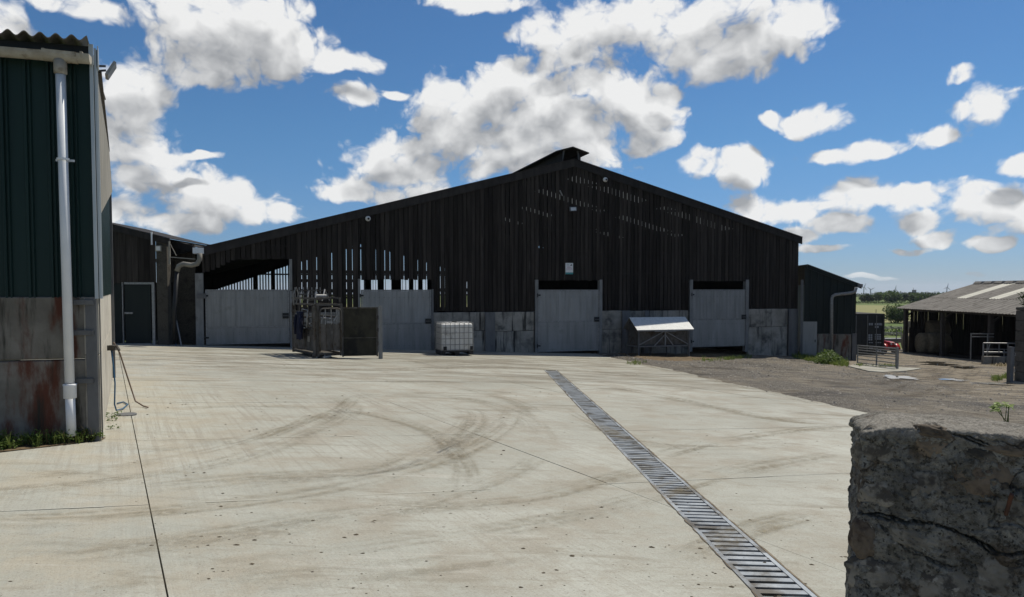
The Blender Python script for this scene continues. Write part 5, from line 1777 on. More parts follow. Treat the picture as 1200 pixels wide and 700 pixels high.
o = MB().hexa([(-.17, .1, .6), (.17, .1, .6), (.2, .85, .6), (-.2, .85, .6), (-.14, .1, .84), (.14, .1, .84), (.17, .8, .86), (-.17, .8, .86)]).build('seat', M_black, Q); bevel(o, .04, 2)
MB().box(-.2, .2, -.8, .9, .25, .44).build('chassis', M_black, Q)
MB().tube([(-.40, .02, 1.06), (-.15, -.1, 1.02), (.15, -.1, 1.02), (.40, .02, 1.06)], .018, 8).tube([(0, -.1, .85), (0, -.1, 1.02)], .03, 8).build('handlebar', M_black, Q)
for y0, y1 in ((-1.0, -.45), (.5, 1.0)):
    m = MB()
    for k in range(5): m.tube([(-.35 + k * .175, y0, .88), (-.35 + k * .175, y1, .88)], .012, 6)
    m.tube([(-.37, y0, .88), (.37, y0, .88), (.37, y1, .88), (-.37, y1, .88), (-.37, y0, .88)], .014, 6).build('carrier_rack', M_black, Q)
for x in (-.13, .13): MB().lathe([(.0, -.03), (.06, -.02), (.06, .03)], 10, (x, -1.0, .66), 'Y').build('headlight', M_lid, Q)
Q.scale = (.82, .9, .9)
# pale trailer behind the bike
TR = thing('flat_trailer', 'grey flat trailer with open rails behind the quad bike', 'trailer', (25.2, 50.5, base_z(25, 50.5)), R(4))
MB().box(-2.0, 2.0, -.8, .8, .62, .74).build('deck', M_steel, TR)
MB().box(-2.0, 2.0, -.84, -.81, .52, .80).build('side_rave', M_pale, TR)
m = MB()
for z in (1.1, 1.5): m.tube([(-2, -.78, z), (2, -.78, z)], .03, 6).tube([(-2, .78, z), (2, .78, z)], .03, 6)
for x in (-1.95, -.65, .65, 1.95): m.tube([(x, -.78, .74), (x, -.78, 1.5)], .03, 6).tube([(x, .78, .74), (x, .78, 1.5)], .03, 6)
m.build('rail', M_steel, TR)
for x in (-.5, .5):
    for y in (-.72, .72): MB().lathe([(.15, -.1), (.32, -.1), (.34, -.05), (.34, .05), (.32, .1), (.15, .1)], 14, (x, y, .34), 'Y').build('wheel', M_black, TR)


# ------------------------------------------------------------------ open hay barn on the right
HO = gnd(1060, 413.5); HT = math.atan2(-9.4, -.55)
# local frame: x runs towards us along the open front, y into the barn (to the right)
HO = Vector((HO.x, HO.y, P(HO.x, HO.y)))
HB = thing('hay_barn', 'open fronted hay barn with a grey fibre cement roof on the right', 'barn', HO, HT)
hh = lambda px, py, v=0.0: hit(px, py, HO, HT, v)
uE = 24.0
zE = hh(1062, 362)[1]
depth = 9.0; rise = 1.55
mid_ = depth / 2


def hz_(v): return zE + rise * (v + .4) / (mid_ + .4) if v < mid_ else zE + rise * (1 - (v - mid_) / (mid_ + .4))


gl = lambda u, v: (lambda q: P(q.x, q.y) - HO.z)(HO + Matrix.Rotation(HT, 3, 'Z') @ Vector((u, v, 0)))
M_oldsteel = mat('brown_steel_post', (.035, .026, .02), (.05, .04, .03), 6, rough=.8)
for px in (1061, 1104.5, 1160.5):
    u = hh(px, 400)[0]; w = .11 if px > 1070 else .14
    MB().box(u - w, u + w, -.09, .09, gl(u, 0) - .2, zE + .0).build('roof_post', M_oldsteel, HB)
    MB().bar((u, 0, zE - .5), (u, .8, zE + .12), .08).build('knee_brace', M_oldsteel, HB)
    MB().bar((u, -.02, zE + .05), (u, mid_, zE + rise - .1), .12).build('rafter', M_oldsteel, HB)
MB().box(-.2, uE, -.06, .04, zE - .10, zE + .02).build('eaves_beam', M_oldsteel, HB)
# roof in sheets with real corrugations along the slope
uS = [(-.35 + i * 1.06) for i in range(int((uE + .35) / 1.06))]
lights = []
for pxa, pya in ((1132, 346.5), (1176, 346.5)):
    d = ray(pxa, pya)
    for k in range(4000):
        qq = eye + d * (30 + k * .01); L = Matrix.Rotation(-HT, 3, 'Z') @ (qq - HO)
        if L.z < hz_(L.y) + .06 and L.y > -.3: lights.append(L.x); break
rows_v = [-.4, mid_ * .36, mid_]
for side in (0, 1):
    for u in uS:
        for r in range(2):
            va, vb = (rows_v[r], rows_v[r + 1]) if side == 0 else (depth - rows_v[r], depth - rows_v[r + 1])
            isl = side == 0 and r == 1 and any(u <= x < u + 1.06 for x in lights)
            m = MB(); n = 15
            for v in (va, vb):
                for k in range(n):
                    uu = u + 1.05 * k / (n - 1)
                    m.v.append((uu, v, hz_(v) + .03 + .022 * math.cos(2 * math.pi * k / 3.5) + (.012 if r == 0 and v == vb else 0) + (.03 if r == 1 else 0)))
            for k in range(n - 1): m.f.append((k, k + 1, n + k + 1, n + k))
            o = m.build('rooflight' if isl else 'roof_sheet', M_sky_light if isl else M_fibre, HB)
            if isl:
                for p_ in o.data.polygons: pass
for i, u in enumerate(uS):
    MB().hexa([(u, mid_ - .28, zE + rise + .02), (u + .8, mid_ - .28, zE + rise + .02), (u + .8, mid_ + .28, zE + rise + .02), (u, mid_ + .28, zE + rise + .02), (u + .03, mid_ - .14, zE + rise + .16), (u + .77, mid_ - .14, zE + rise + .16), (u + .77, mid_ + .14, zE + rise + .16), (u + .03, mid_ + .14, zE + rise + .16)]).build('ridge_cap', M_fibre, HB)
# back wall: boards with narrow gaps of daylight, solid below
random.seed(5)
u = -.2; m = MB()
while u < uE:
    w = random.uniform(.16, .24)
    gp = random.choice((.003, .005, .008, .012, .02))
    if 4.5 < u < 12: gp = random.choice((.004, .01, .03))
    MB().box(u, u + w, depth - .03, depth, gl(u, depth) + (1.0 if u < 14 else .2), hz_(depth) - .05).build('board', M_board, HB)
    u += w + gp
for a, b in ((-.2, 5), (5.01, 10), (10.01, uE)):
    MB().box(a, b, depth - .12, depth - .04, gl(a, depth) - .4, gl(a, depth) + 1.15).build('concrete_panel', M_conc, HB)
for z in (.9, 1.9, 2.5):
    MB().box(-.2, uE, depth - .10, depth - .04, gl(5, depth) + z + .3, gl(5, depth) + z + .4).build('sheeting_rail', M_dark, HB)
# far gable end, boarded above
for k in range(40):
    v = .42 + k * .215
    if v > depth - .1: break
    MB().box(-.22, -.19, v, v + .215 - random.choice((.003, .006, .010, .016, .022)), gl(0, v) + 1.55 + random.uniform(-.05, .05), hz_(v) - .05).build('board', M_board, HB)
    MB().box(-.26, -.23, v - .05, v + .18, gl(0, v) - .2, gl(0, v) + 1.7 + (.25 if k % 5 else -.1)).build('board', M_board, HB)
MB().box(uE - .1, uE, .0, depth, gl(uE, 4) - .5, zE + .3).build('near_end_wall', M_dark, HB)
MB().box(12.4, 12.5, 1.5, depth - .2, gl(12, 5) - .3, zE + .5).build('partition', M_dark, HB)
m = MB().poly([(-.2, .05, gl(-.2, .05) + .07), (uE, .05, gl(uE, .05) + .07), (uE, depth, gl(uE, depth) + .05), (-.2, depth, gl(-.2, depth) + .05)]).build('barn_floor', M_dark, HB)  # near-black floor colour stands in for the shade under the roof
# bales
def bale(px, py, v, r, L, label, name='round_bale', rz=0):
    u, z = hh(px, py, v)
    o = thing(name, label, 'straw bale', HO + Matrix.Rotation(HT, 3, 'Z') @ Vector((u, v, z - r)), HT + rz, 'bales stacked in the hay barn')
    n = 26; mm = MB(); prof = [(.0, -L / 2 + .03), (r * .55, -L / 2), (r * .9, -L / 2 + .02), (r, -L / 2 + .1), (r * 1.01, 0), (r, L / 2 - .1), (r * .9, L / 2 - .02), (r * .55, L / 2), (0, L / 2 - .03)]
    mm.lathe(prof, n, (0, 0, r), 'Y', caps=False)
    mm.v = [(x + .05 * noise.noise(Vector((x * 3 + px, y * 3, z * 3))), y + .04 * noise.noise(Vector((x * 3, y * 3 + px, z * 3 + 4))), z + .04 * noise.noise(Vector((x * 4, y * 3, z * 4 + px)))) for x, y, z in mm.v]
    mm.build('bale_straw', M_bale, o, smooth=True)
    t = MB()
    for k in range(5):
        y = -L / 2 + .15 + k * (L - .3) / 4
        pts = [(1.025 * r * math.cos(a), y, r + 1.025 * r * math.sin(a)) for a in [2 * math.pi * i / 20 for i in range(21)]]
        t.tube(pts, .006, 4)
    t.build('net_wrap', M_wood, o)


bale(1071, 402, 1.4, .62, 1.2, 'lowest bale nearest the corner post of the hay barn')
bale(1088, 402.5, 1.3, .66, 1.2, 'big bale on the floor in the middle of the bale stack')
bale(1099, 402, 1.6, .62, 1.2, 'slumped bale on the floor beside the middle post')
bale(1086, 386.5, 1.8, .60, 1.2, 'bale on top of the stack left of the middle post')
bale(1098, 387, 1.9, .60, 1.2, 'topmost right bale leaning against the middle post')
bale(1076, 386, 2.8, .60, 1.2, 'shaded upper bale at the back of the stack')

# feed barrier with concrete kerb
b0, b1 = gnd(1153, 427.5), gnd(1192, 423)
b1 = Vector((b0.x + 1.8, b0.y + 1.0, 0)); th = math.atan2(b1.y - b0.y, b1.x - b0.x)
b1 = None
BR = thing('feed_barrier', 'galvanised cattle feed barrier on a low dark wall before the hay barn', 'barrier', b0, R(-8))
ww = hit(1196, 420, b0, R(-8))[0]; hT = hit(1155, 402.5, b0, R(-8))[1]; hw = hit(1155, 418, b0, R(-8))[1]
MB().box(0, ww, .0, .25, -.3, hw).build('kerb_wall', M_conc, BR)
m = MB()
for z in (hT, hT - .42): m.tube([(0, .1, z), (ww, .1, z)], .03, 8)
m.tube([(0, .1, hw), (0, .1, hT)], .035, 8)
m.build('barrier_rail', M_steel, BR)
m = MB(); x = .3
while x < ww: m.tube([(x, .1, hT), (x - .12 if int(x * 10) % 2 else x, .1, hT - .42)], .02, 6); x += .38
m.build('barrier_bars', M_steel, BR)
m = MB()
for z in (hw + .1, hw + .28): m.tube([(.35, .8, z), (ww, .9, z)], .022, 6)
for z in (hT + .16, hT + .3): m.tube([(.5, 2.4, z), (ww, 2.5, z)], .03, 6)
for xx in (.5, ww - .3): m.tube([(xx, 2.45, -.3), (xx, 2.45, hT + .32)], .03, 6).tube([(xx, .85, -.3), (xx, .85, hw + .3)], .022, 6)
m.build('inner_rail', M_steel, BR)
m = MB()
for k in range(90):
    q_ = gnd(random.uniform(1166, 1188), random.uniform(426, 430)); blades(m, (q_.x, q_.y, gravel_z(q_.x, q_.y)), 4, .14, .18, .012, 2.5)
tag(m.build('spilled_straw', L_straw), kind='stuff')

# block gate pillar and the steel post by it
g_ = gnd(1200, 449)
PL = thing('block_pillar', 'rough block gate pillar at the right edge of the photo', 'pillar', g_, R(6))
ph = lambda px, py: hit(px, py, g_, R(6))
hP = ph(1200, 364)[1]; k = 7
M_block = mat('rough_grey_block', (.075, .068, .058), (.12, .11, .095), 6, rough=.95, bump=.6, bscale=50, rand=.12, c3=(.045, .04, .033), s3=3, lo3=.5, hi3=.65)
for i in range(k):
    z0 = hP * i / k; z1 = hP * (i + 1) / k
    off = (i % 2) * .3
    xs_ = [0, .55 + off, 1.1]
    for a, b in zip(xs_, xs_[1:]):
        o = MB().box(a + .006, b - .006, random.uniform(-.012, .012), .42, z0 + (.006 if i else -.2), z1 - .006).build('block', M_block, PL); bevel(o, .02, 2)
MB().box(.03, 1.07, .03, .40, 0, hP - .05).build('mortar', M_rubble, PL)
o = MB().box(.0, 1.1, -.03, .44, hP, hP + .10).build('coping', M_block, PL); bevel(o, .04, 2)
m = MB(); 
for (a, z, r) in ((.10, hP + .2, .10), (.04, hP + .42, .14), (.2, hP + .32, .18)): leaves(m, (a, .2, z), 40, r, r, r, .09)
m.tube([(.4, .2, hP), (.35, .2, hP + .5)], .012, 5)
iv = thing('ivy_sprig', 'small dark leafy sprig growing on top of the block gate pillar', 'plant', g_ + Vector((0, 0, 0)), R(6))
o = m.build('foliage', L_dark, iv)
g_ = gnd(1183.5, 449.5)
GP = thing('gate_post', 'square steel gate post in front of the block pillar', 'post', g_, R(10))
hP2 = hit(1183, 407.5, g_, R(10))[1]
MB().box(-.065, .065, -.065, .065, -.1, hP2).build('post_shaft', M_post, GP)
MB().box(-.07, .07, -.07, .07, hP2 + .001, hP2 + .02).build('post_cap', M_post, GP)
for z in (.35, hP2 - .25): MB().tube([(.066, 0, z), (.16, 0, z), (.16, 0, z + .08)], .016, 6).build('gate_pin', M_steel, GP)

# ------------------------------------------------------------------ near stone wall
A0 = Vector((1.385, 3.02)); C0 = Vector((1.93, 2.80)); wd_ = (C0 - A0).normalized(); A0 = A0 + wd_ * .042; WT = math.atan2(wd_.y, wd_.x)
WO = Vector((A0.x, A0.y, P(A0.x, A0.y) - .05))
SW = thing('stone_wall', 'end of a rough mortared stone wall close by in the lower right corner', 'wall', WO, WT)
wh = lambda px, py: hit(px, py, WO, WT)
TOP = 1.05 - WO.z; TH_ = .62; LW = 2.2


def poly_uz(pts): return [Vector(wh(*p)) for p in pts]


cracks = [(poly_uz([(994, 601), (1030, 604), (1062, 612), (1090, 613), (1118, 622), (1142, 633), (1166, 648), (1186, 649), (1204, 644)]), .006, .05),
          (poly_uz([(1032, 616), (1048, 628), (1058, 640), (1076, 648), (1094, 658), (1114, 666), (1122, 664)]), .0035, .02),
          (poly_uz([(1074, 502), (1106, 506), (1132, 512), (1152, 521), (1180, 526), (1204, 532)]), .0045, .035),
          (poly_uz([(1000, 548), (1020, 557), (1038, 563)]), .002, .008),
          (poly_uz([(1118, 545), (1120, 562), (1134, 574), (1166, 584), (1186, 592)]), .003, .012),
          (poly_uz([(1148, 590), (1172, 588), (1190, 596)]), .008, .02),
          (poly_uz([(1150, 610), (1166, 628), (1184, 640)]), .002, .01)]


def seg_d(p, pts):
    best = 9
    for a, b in zip(pts, pts[1:]):
        ab = b - a; t = max(0, min(1, (p - a).dot(ab) / ab.dot(ab)))
        best = min(best, (p - a - ab * t).length)
    return best


def wdisp(p):
    n1 = noise.noise(p * 3.1 + Vector((7, 1, 3)))
    n2 = noise.noise(p * 8 + Vector((1, 9, 2)))
    n3 = noise.noise(p * 21)
    n4 = noise.noise(p * 55)
    wp = Vector((p.x, p.y, p.z * 1.6)) * 5.2 + Vector((n1, n2, n1)) * .55 + Vector((n3, n4, n3)) * .10
    dist, cp = noise.voronoi(wp)
    hs = cp[0] * 3.71
    tilt = Vector((noise.noise(hs), noise.noise(hs + Vector((9, 0, 0))), noise.noise(hs + Vector((0, 9, 0)))))
    fac = .014 * noise.noise(hs + Vector((0, 0, 7))) + .085 * tilt.dot(wp - cp[0]) / 5.2 * 2
    wp2 = p * 17 + Vector((n2, n3, n2)) * .6
    dist2, cp2 = noise.voronoi(wp2)
    h2 = cp2[0] * 5.3
    chip = .007 * noise.noise(h2) + .09 * Vector((noise.noise(h2 + Vector((5, 0, 0))), 0, noise.noise(h2 + Vector((0, 5, 0))))).dot(wp2 - cp2[0]) / 17 * 2
    e = dist[1] - dist[0]
    mask = sstep(noise.noise(p * 2.3 + Vector((3, 3, 8))), -.15, .25)
    d = .012 * n1 + .009 * n2 + .006 * n3 + .0060 * n4 + (.016 * (sstep(e, .0, .10) - .8) + fac) * (.35 + .65 * mask) + chip
    q = noise.noise(p * 120); d += .0026 * q
    return d


def cr_d(u, z):
    d = 0; p = Vector((u, z)); j = .016 * noise.noise(Vector((u * 14, z * 14, 0))) + .012 * noise.noise(Vector((u * 60, z * 60, 0)))
    for pts, w, dep in cracks:
        dd = abs(seg_d(p, pts) + j * .6 - .003)
        ww_ = w * (1 + .9 * noise.noise(Vector((u * 9, z * 9, w * 500))))
        if dd < ww_ * .75: d = max(d, dep * (1 - sstep(dd, ww_ * .3, ww_ * .75)))
    return d


def lin(a, b, st): n = max(1, round((b - a) / st)); return [a + (b - a) * i / n for i in range(n)]


us_ = lin(0, .78, .003) + lin(.78, LW, .03) + [LW]
# path round the section: up the face, over the top, down the back
zs_ = lin(0, .36, .03) + lin(.36, TOP, .003)
path = [(0.0, z) for z in zs_] + [(v, TOP) for v in lin(0, TH_, .008)] + [(TH_, z) for z in reversed(lin(0, TOP, .06))]
RR = .022


def wpos(u, v, z):
    """rounded, displaced block"""
    sag = .040 * sstep(.14 - u, 0, .18) + .035 * (v / TH_) ** 1.5 + .030 * sstep(u, .42, .9)
    q = Vector((max(u, RR), min(max(v, RR), TH_ - RR), min(z, TOP - RR)))
    p = Vector((u, v, z)); n = (p - q)
    if n.length < 1e-6: n = Vector((0, -1, 0))
    n.normalize()
    b = q + n * RR
    d = wdisp(b)
    if n.z > .5: d = d * (1 - .55 * sstep(n.z, .5, 1))
    if v < .2: d -= cr_d(u, z)
    # ragged end: recessed at the joint between the big stones
    if u < .12:
        d += (.012 * noise.noise(Vector((0, 3, z * 9))) - .02 * math.exp(-((z - wh(997, 652)[1]) / .012) ** 2) + .012 * sstep(wh(997, 656)[1] - z, 0, .02)) * sstep(.12 - u, 0, .1)
    b = b + n * d
    b.z -= sag * sstep(b.z, TOP - .35, TOP - .02)
    return b


m = MB()
np_ = len(path)
for u in us_:
    for (v, z) in path: m.v.append(tuple(wpos(u, v, z)))
for i in range(len(us_) - 1):
    for k in range(np_ - 1):
        b = i * np_ + k; m.f.append((b, b + np_, b + np_ + 1, b + 1))
# end cap
nv_ = 40
base = len(m.v)
vs_ = [TH_ * i / nv_ for i in range(nv_ + 1)]
zs2 = lin(0, .36, .03) + lin(.36, TOP, .008) + [TOP]
for v in vs_:
    for z in zs2: m.v.append(tuple(wpos(0, v, z)))
nz = len(zs2)
for i in range(nv_):
    for k in range(nz - 1):
        b = base + i * nz + k; m.f.append((b, b + 1, b + nz + 1, b + nz))
M_wall = bpy.data.materials.new('old_mortared_stone'); M_wall.use_nodes = True
n = NT(M_wall.node_tree); bs = n.n['Principled BSDF']
tcn = n.add('ShaderNodeTexCoord'); o3 = tcn.outputs['Object']
big = n.noise(o3, 4.5, 8, .68); mid2 = n.noise(n.vmath('ADD', o3, (5, 2, 1)), 11, 8, .7); fin = n.noise(o3, 70, 6, .75); brn = n.noise(n.vmath('ADD', o3, (1, 8, 3)), 5.5, 5, .6)
c = n.mix(n.step(big, .36, .64), (.13, .124, .104), (.33, .32, .28))
c = n.mix(n.math('MULTIPLY', n.step(brn, .54, .64), .8), c, (.105, .076, .05))
c = n.mix(n.math('MULTIPLY', n.step(mid2, .52, .68), .8), c, (.045, .042, .036))
c = n.mix(n.math('MULTIPLY', n.step(n.noise(n.vmath('ADD', o3, (2, 4, 9)), 16, 8, .75), .60, .72), .75), c, (.34, .32, .28))
c = n.mix(n.math('MULTIPLY', n.step(n.noise(n.vmath('ADD', o3, (8, 4, 1)), 3.2, 4, .6), .56, .70), .5), c, (.22, .225, .235))
li = n.voro(n.vmath('ADD', o3, n.vmath('MULTIPLY', n.noise(o3, 20, 3, .6, out=1), (.06, .06, .06))), 9, 'F1')
c = n.mix(n.math('MULTIPLY', n.step(li, .17, .13), n.math('MULTIPLY', n.step(n.noise(o3, 3, 2, .5), .55, .62), .7)), c, (.42, .40, .33))
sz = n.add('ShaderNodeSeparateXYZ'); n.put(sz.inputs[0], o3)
c = n.mix(n.math('MULTIPLY', n.step(n.math('ADD', sz.outputs[2], n.math('MULTIPLY', mid2, .03)), TOP - .035, TOP + .0), .9), c, n.mix(n.step(mid2, .4, .6), (.19, .175, .15), (.30, .28, .245)))  # sunlight on the wall top put into the colour as a paler tone
fin2 = n.noise(n.vmath('ADD', o3, (3, 3, 3)), 34, 8, .8)
pit = n.voro(n.vmath('ADD', o3, n.vmath('MULTIPLY', n.noise(o3, 30, 3, .6, out=1), (.03, .03, .03))), 42, 'F1')
c = n.mix(n.math('MULTIPLY', n.step(fin2, .50, .60), .85), c, (.045, .04, .031))
c = n.mix(n.math('MULTIPLY', n.step(fin2, .42, .32), .8), c, (.50, .47, .40))
c = n.mix(n.math('MULTIPLY', n.step(pit, .26, .14), .8), c, (.025, .02, .016))
c = n.mix(n.math('MULTIPLY', n.step(fin, .52, .72), .5), c, (.04, .035, .028))
c = n.mix(n.math('MULTIPLY', n.step(fin, .42, .30), .45), c, (.40, .375, .32))
c = n.mix(n.math('MULTIPLY', n.step(n.math('ADD', sz.outputs[2], n.math('MULTIPLY', mid2, .05)), TOP - .03, TOP + .01), .62), c, n.mix(n.step(fin, .40, .60), (.46, .43, .37), (.24, .22, .19)))  # finer speckled layer of the same painted sunlight along the top
n.put(bs.inputs['Base Color'], c); bs.inputs['Roughness'].default_value = .93; bs.inputs['Specular IOR Level'].default_value = .2
bp = n.add('ShaderNodeBump'); bp.inputs['Strength'].default_value = 1.0; bp.inputs['Distance'].default_value = .012
n.put(bp.inputs['Height'], n.math('ADD', n.math('ADD', fin, n.math('MULTIPLY', fin2, 1.6)), n.math('MULTIPLY', mid2, 1.5))); n.l.new(bp.outputs[0], bs.inputs['Normal'])
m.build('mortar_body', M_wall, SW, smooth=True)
M_brown = mat('brown_stone', (.10, .078, .055), (.16, .127, .092), 9, rough=.9, bump=.5, bscale=50, rand=.25, c3=(.05, .035, .026), s3=14, lo3=.5, hi3=.65)
M_gstone = mat('grey_stone', (.115, .105, .086), (.20, .185, .155), 9, rough=.93, bump=.6, bscale=45, rand=.3, c3=(.05, .045, .038), s3=12, lo3=.48, hi3=.6, c4=(.25, .235, .2), s4=14, lo4=.62, hi4=.7)


def stone(px, py, w, h, mt, proud=.008, rot=0.0, seed=0):
    u, z = wh(px, py); sc_ = 3.25 / F
    bm = bmesh.new(); bmesh.ops.create_icosphere(bm, subdivisions=4, radius=1)
    for v in bm.verts:
        p = v.co.copy()
        e = 2.6
        k = (abs(p.x) ** e + abs(p.y) ** e + abs(p.z) ** e) ** (-1 / e)
        p = p * k
        q = Vector((p.x, p.y, p.z)) * 1.3 + Vector((seed * 7.1, 0, 0))
        f = 1 + .30 * noise.noise(q) + .10 * noise.noise(q * 3)
        x, y, zz = p.x * w / 2 * sc_ * f, p.y * .035 + .01 * noise.noise(q * 5) + .004 * noise.noise(q * 14), p.z * h / 2 * sc_ * f
        v.co = (x * math.cos(rot) - zz * math.sin(rot), y, x * math.sin(rot) + zz * math.cos(rot))
    me = bpy.data.meshes.new('stone'); bm.to_mesh(me); bm.free(); me.materials.append(mt)
    for p_ in me.polygons: p_.use_smooth = True
    o = bpy.data.objects.new('stone', me); col.objects.link(o); o.parent = SW
    o.location = (u, .030 - proud - .02 * noise.noise(Vector((u, 0, z)) * 3.1 + Vector((7, 1, 3))), z)
    return o


for i, a in enumerate(((1096, 508, 36, 14, M_brown, .010, -.15), (1182, 529, 46, 11, M_brown, .010, -.12), (1090, 522, 34, 26, M_brown, .004, .1), (1150, 563, 56, 42, M_brown, .004, -.1),
                       (1085, 570, 44, 40, M_gstone, .0, .2), (1030, 527, 46, 44, M_gstone, .0, 0), (1150, 535, 36, 18, M_gstone, .004, -.2), (1012, 632, 26, 44, M_brown, .006, .05), (1070, 632, 56, 24, M_gstone, .002, -.2),
                       (1024, 674, 52, 40, M_gstone, .006, .1), (1110, 690, 60, 44, M_gstone, .004, 0), (1170, 678, 52, 46, M_gstone, .004, .1), (1184, 600, 30, 36, M_gstone, .0, 0), (1030, 580, 40, 34, M_gstone, .0, .1))):
    stone(*a, seed=i + 1)
# iron stub
MB().tube([(*(lambda t: (t[0], -.06, t[1]))(wh(1181, 575)),), (*(lambda t: (t[0] - .004, -.01, t[1] - .05))(wh(1180, 587)),)], .008, 8).build('iron_pin', mat('rusty_iron', (.10, .042, .024), (.06, .03, .02), 20, rough=.9), SW)
# pale leafy plant behind the top of the wall
q_ = at(1176, 476, 3.5)
PP = thing('leafy_plant', 'small pale leafy plant showing over the top of the near stone wall', 'plant', q_, 0)
m = MB()
for k in range(9): leaves(m, (random.uniform(-.045, .05), random.uniform(-.03, .03), random.uniform(-.03, .022)), 6, .012, .012, .008, .028)
m.build('foliage', L_pale, PP)
m = MB()
for k in range(6): m.tube([(random.uniform(-.03, .03), 0, -.09), (random.uniform(-.05, .05), random.uniform(-.02, .02), .0)], .0018, 4)
m.build('stem', L_weed, PP)

# ------------------------------------------------------------------ far country: hedges, trees, turbines
def far_pt(px, Y):
    q = at(px, 345, Y); return Vector((q.x, q.y, base_z(q.x, q.y)))


def tree(px, Y, h, w, lm, label, nm='hedgerow_tree', grp='trees beyond the fields', n=1500, ls=None):
    c = far_pt(px, Y)
    T = thing(nm, label, 'tree', c, 0, grp)
    ls = ls or w * .10
    MB().tube([(0, 0, -.3), (.1, 0, h * .25), (-.1, .1, h * .55)], [h * .03, h * .022, h * .012], 7).tube([(.05, 0, h * .25), (w * .2, .1, h * .6)], [h * .015, h * .006], 6).tube([(.05, 0, h * .22), (-w * .22, .1, h * .55)], [h * .015, h * .006], 6).build('trunk', M_bark, T)
    m = MB(); k = 20 if nm == 'field_bush' else 11
    for i in range(k):
        a = random.uniform(0, 6.28); r = w * .34 * math.sqrt(random.random()); zz = h * random.uniform(.35, .82) * (1 - .25 * r / (w * .34))
        rr = w * random.uniform(.16, .27)
        if nm == 'field_bush': zz = h * random.uniform(.18, .75)
        else: zz = h * random.uniform(.28, .74)
        leaves(m, (r * math.cos(a), r * math.sin(a), zz), n // k, rr, rr, rr * .75, ls, 1.0)
    m.build('crown', lm, T)


random.seed(11)
for (px, top, wpx, lm, lab) in ((1016, 346.8, 15, L_dark, 'round dark tree just right of the green lean-to roof'), (1030, 344.6, 17, L_tree, 'mid green tree beside the round dark one beyond the pale field'), (1044, 343.8, 24, L_tree, 'broad mid green tree in the middle of the far hedge'),
                                (1056, 345.5, 14, L_dark, 'small dark tree right of the broad one'), (1066, 343.2, 15, L_dark, 'tall dark tree below the distant tower'), (1077, 345.2, 19, L_tree, 'mid green tree left of the hay barn roof'), (1088, 346.2, 18, L_dark, 'low dark tree rising behind the hay barn verge'), (1099, 346.5, 15, L_tree, 'small tree just showing above the hay barn roof slope')):
    Yt = 305 + random.uniform(-8, 12); g_ = far_pt(px, Yt)
    tree(px, Yt, at(px, top - 1.2, Yt).z - g_.z + .5, wpx / F * Yt * 1.12, lm, lab)
tree(1052.5, 118, 3.0, 4.4, L_tree, 'leafy green bush in the field left of the hay barn', 'field_bush', None, 2600, .34)


def hedge(pa, pb, Y, h, w, label, lm, n):
    a, b = far_pt(pa, Y), far_pt(pb, Y)
    T = thing('field_hedge', label, 'hedge', (a + b) / 2)
    m = MB(); L = (b - a).length; k = int(L / (h * .8)) + 1
    for i in range(k):
        p_ = a + (b - a) * ((i + .5) / k) - T.location; hh_ = h * random.uniform(.8, 1.15)
        leaves(m, (p_.x, p_.y, p_.z + hh_ * .5), n, h * .6, w, hh_ * .52, h * .35, 1.0)
    m.build('foliage', lm, T)
    t = MB()
    for i in range(k):
        p_ = a + (b - a) * ((i + .5) / k) - T.location; t.tube([(p_.x, p_.y, p_.z - .2), (p_.x + .1, p_.y, p_.z + h * .6)], .05, 4)
    t.build('stem', M_bark, T)


hedge(1000, 1062, 130, .8, .6, 'low dark hedge along the near side of the pale field', L_dark, 26)
hedge(985, 1085, 285, 1.0, .8, 'dark hedge along the far side of the pale field', L_dark, 30)
hedge(980, 1130, 520, 2.4, 3, 'long distant hedge running behind the trees', L_dark, 60)
hedge(1004, 1062, 86, 1.0, 1.6, 'rough green hedge bank just behind the trailer', L_weed, 60)
hedge(1026, 1110, 900, 4.6, 5, 'farthest wooded ridge under the turbines', L_dark, 60)
for px in (1027, 1048.5):
    c = far_pt(px, 128)
    PO = thing('field_pole', 'thin dark pole by the pale field, the one nearer the lean-to' if px < 1030 else 'thin dark pole by the pale field, the one nearer the hay barn', 'pole', c)
    MB().tube([(0, 0, -.2), (0, 0, 1.9)], .05, 6).build('pole_shaft', M_wood, PO)

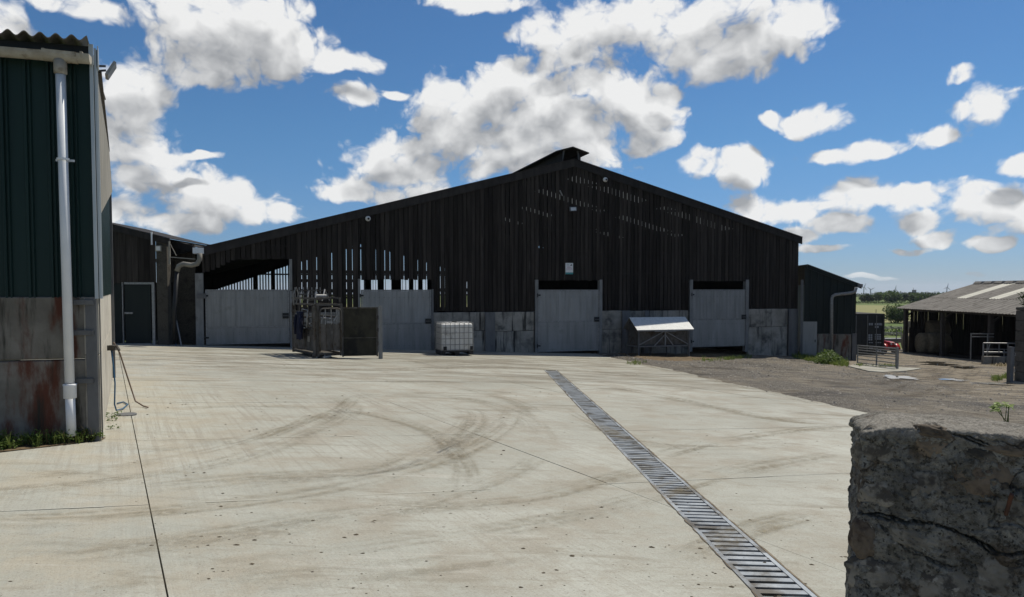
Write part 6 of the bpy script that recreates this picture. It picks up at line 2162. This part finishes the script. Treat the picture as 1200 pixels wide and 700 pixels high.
for px, top, rot, lab in ((1012.2, 336.5, .4, 'leftmost wind turbine, beside the end of the lean-to roof'), (1020, 339.5, 1.1, 'second wind turbine from the left, close to the leftmost'), (1048.8, 339.5, .15, 'wind turbine standing alone above the middle trees'), (1109.5, 337, .2, 'small turbine above the slope of the hay barn roof'), (1176, 334, .9, 'wind turbine showing over the ridge of the hay barn')):
    Yt = 1500.0; hub = at(px, top, Yt); g_ = far_pt(px, Yt)
    T = thing('wind_turbine', lab, 'wind turbine', g_, 0, 'wind turbines on the skyline')
    hb_ = hub.z - g_.z
    MB().tube([(0, 0, -2), (0, 0, hb_)], [1.3, .8], 8).build('tower', M_far, T)
    MB().box(-.6, .6, -1.5, 1.5, hb_ - .6, hb_ + .6).build('nacelle', M_far, T)
    for k in range(3):
        a = rot + k * 2.094; L = 8.5
        e = Vector((math.sin(a) * L, -1.7, hb_ + math.cos(a) * L))
        MB().tube([(0, -1.7, hb_), (math.sin(a) * L * .25, -1.7, hb_ + math.cos(a) * L * .25), tuple(e)], [.6, .85, .25], 5).build('blade', M_far, T)
c = far_pt(1071.2, 900); tp = at(1071.2, 340.2, 900)
WTW = thing('water_tower', 'small dark square tower on the far skyline', 'tower', c)
hh2 = tp.z - c.z
MB().box(-1.7, 1.7, -1.7, 1.7, 0, hh2).build('tower_body', M_post, WTW)
MB().box(-1.9, 1.9, -1.9, 1.9, hh2 + .01, hh2 + .4).build('parapet', M_post, WTW)
MB().tube([(-.8, 0, hh2 + .4), (-1.2, 0, hh2 + 3)], .18, 5).build('mast', M_post, WTW)


# ------------------------------------------------------------------ air
m = MB().box(-GROUND_FAR - 60, GROUND_FAR + 60, -GROUND_FAR - 60, GROUND_FAR + 60, GROUND_LOW - 1, 62)
M_haze = bpy.data.materials.new('haze_air'); M_haze.use_nodes = True
n = NT(M_haze.node_tree); n.n.clear()
vo = n.add('ShaderNodeVolumePrincipled'); vo.inputs['Density'].default_value = .0001
vo.inputs['Color'].default_value = (.80, .88, 1.0, 1); vo.inputs['Anisotropy'].default_value = .3
ou = n.add('ShaderNodeOutputMaterial'); n.l.new(vo.outputs[0], ou.inputs['Volume'])
tag(m.build('haze', M_haze), kind='stuff')
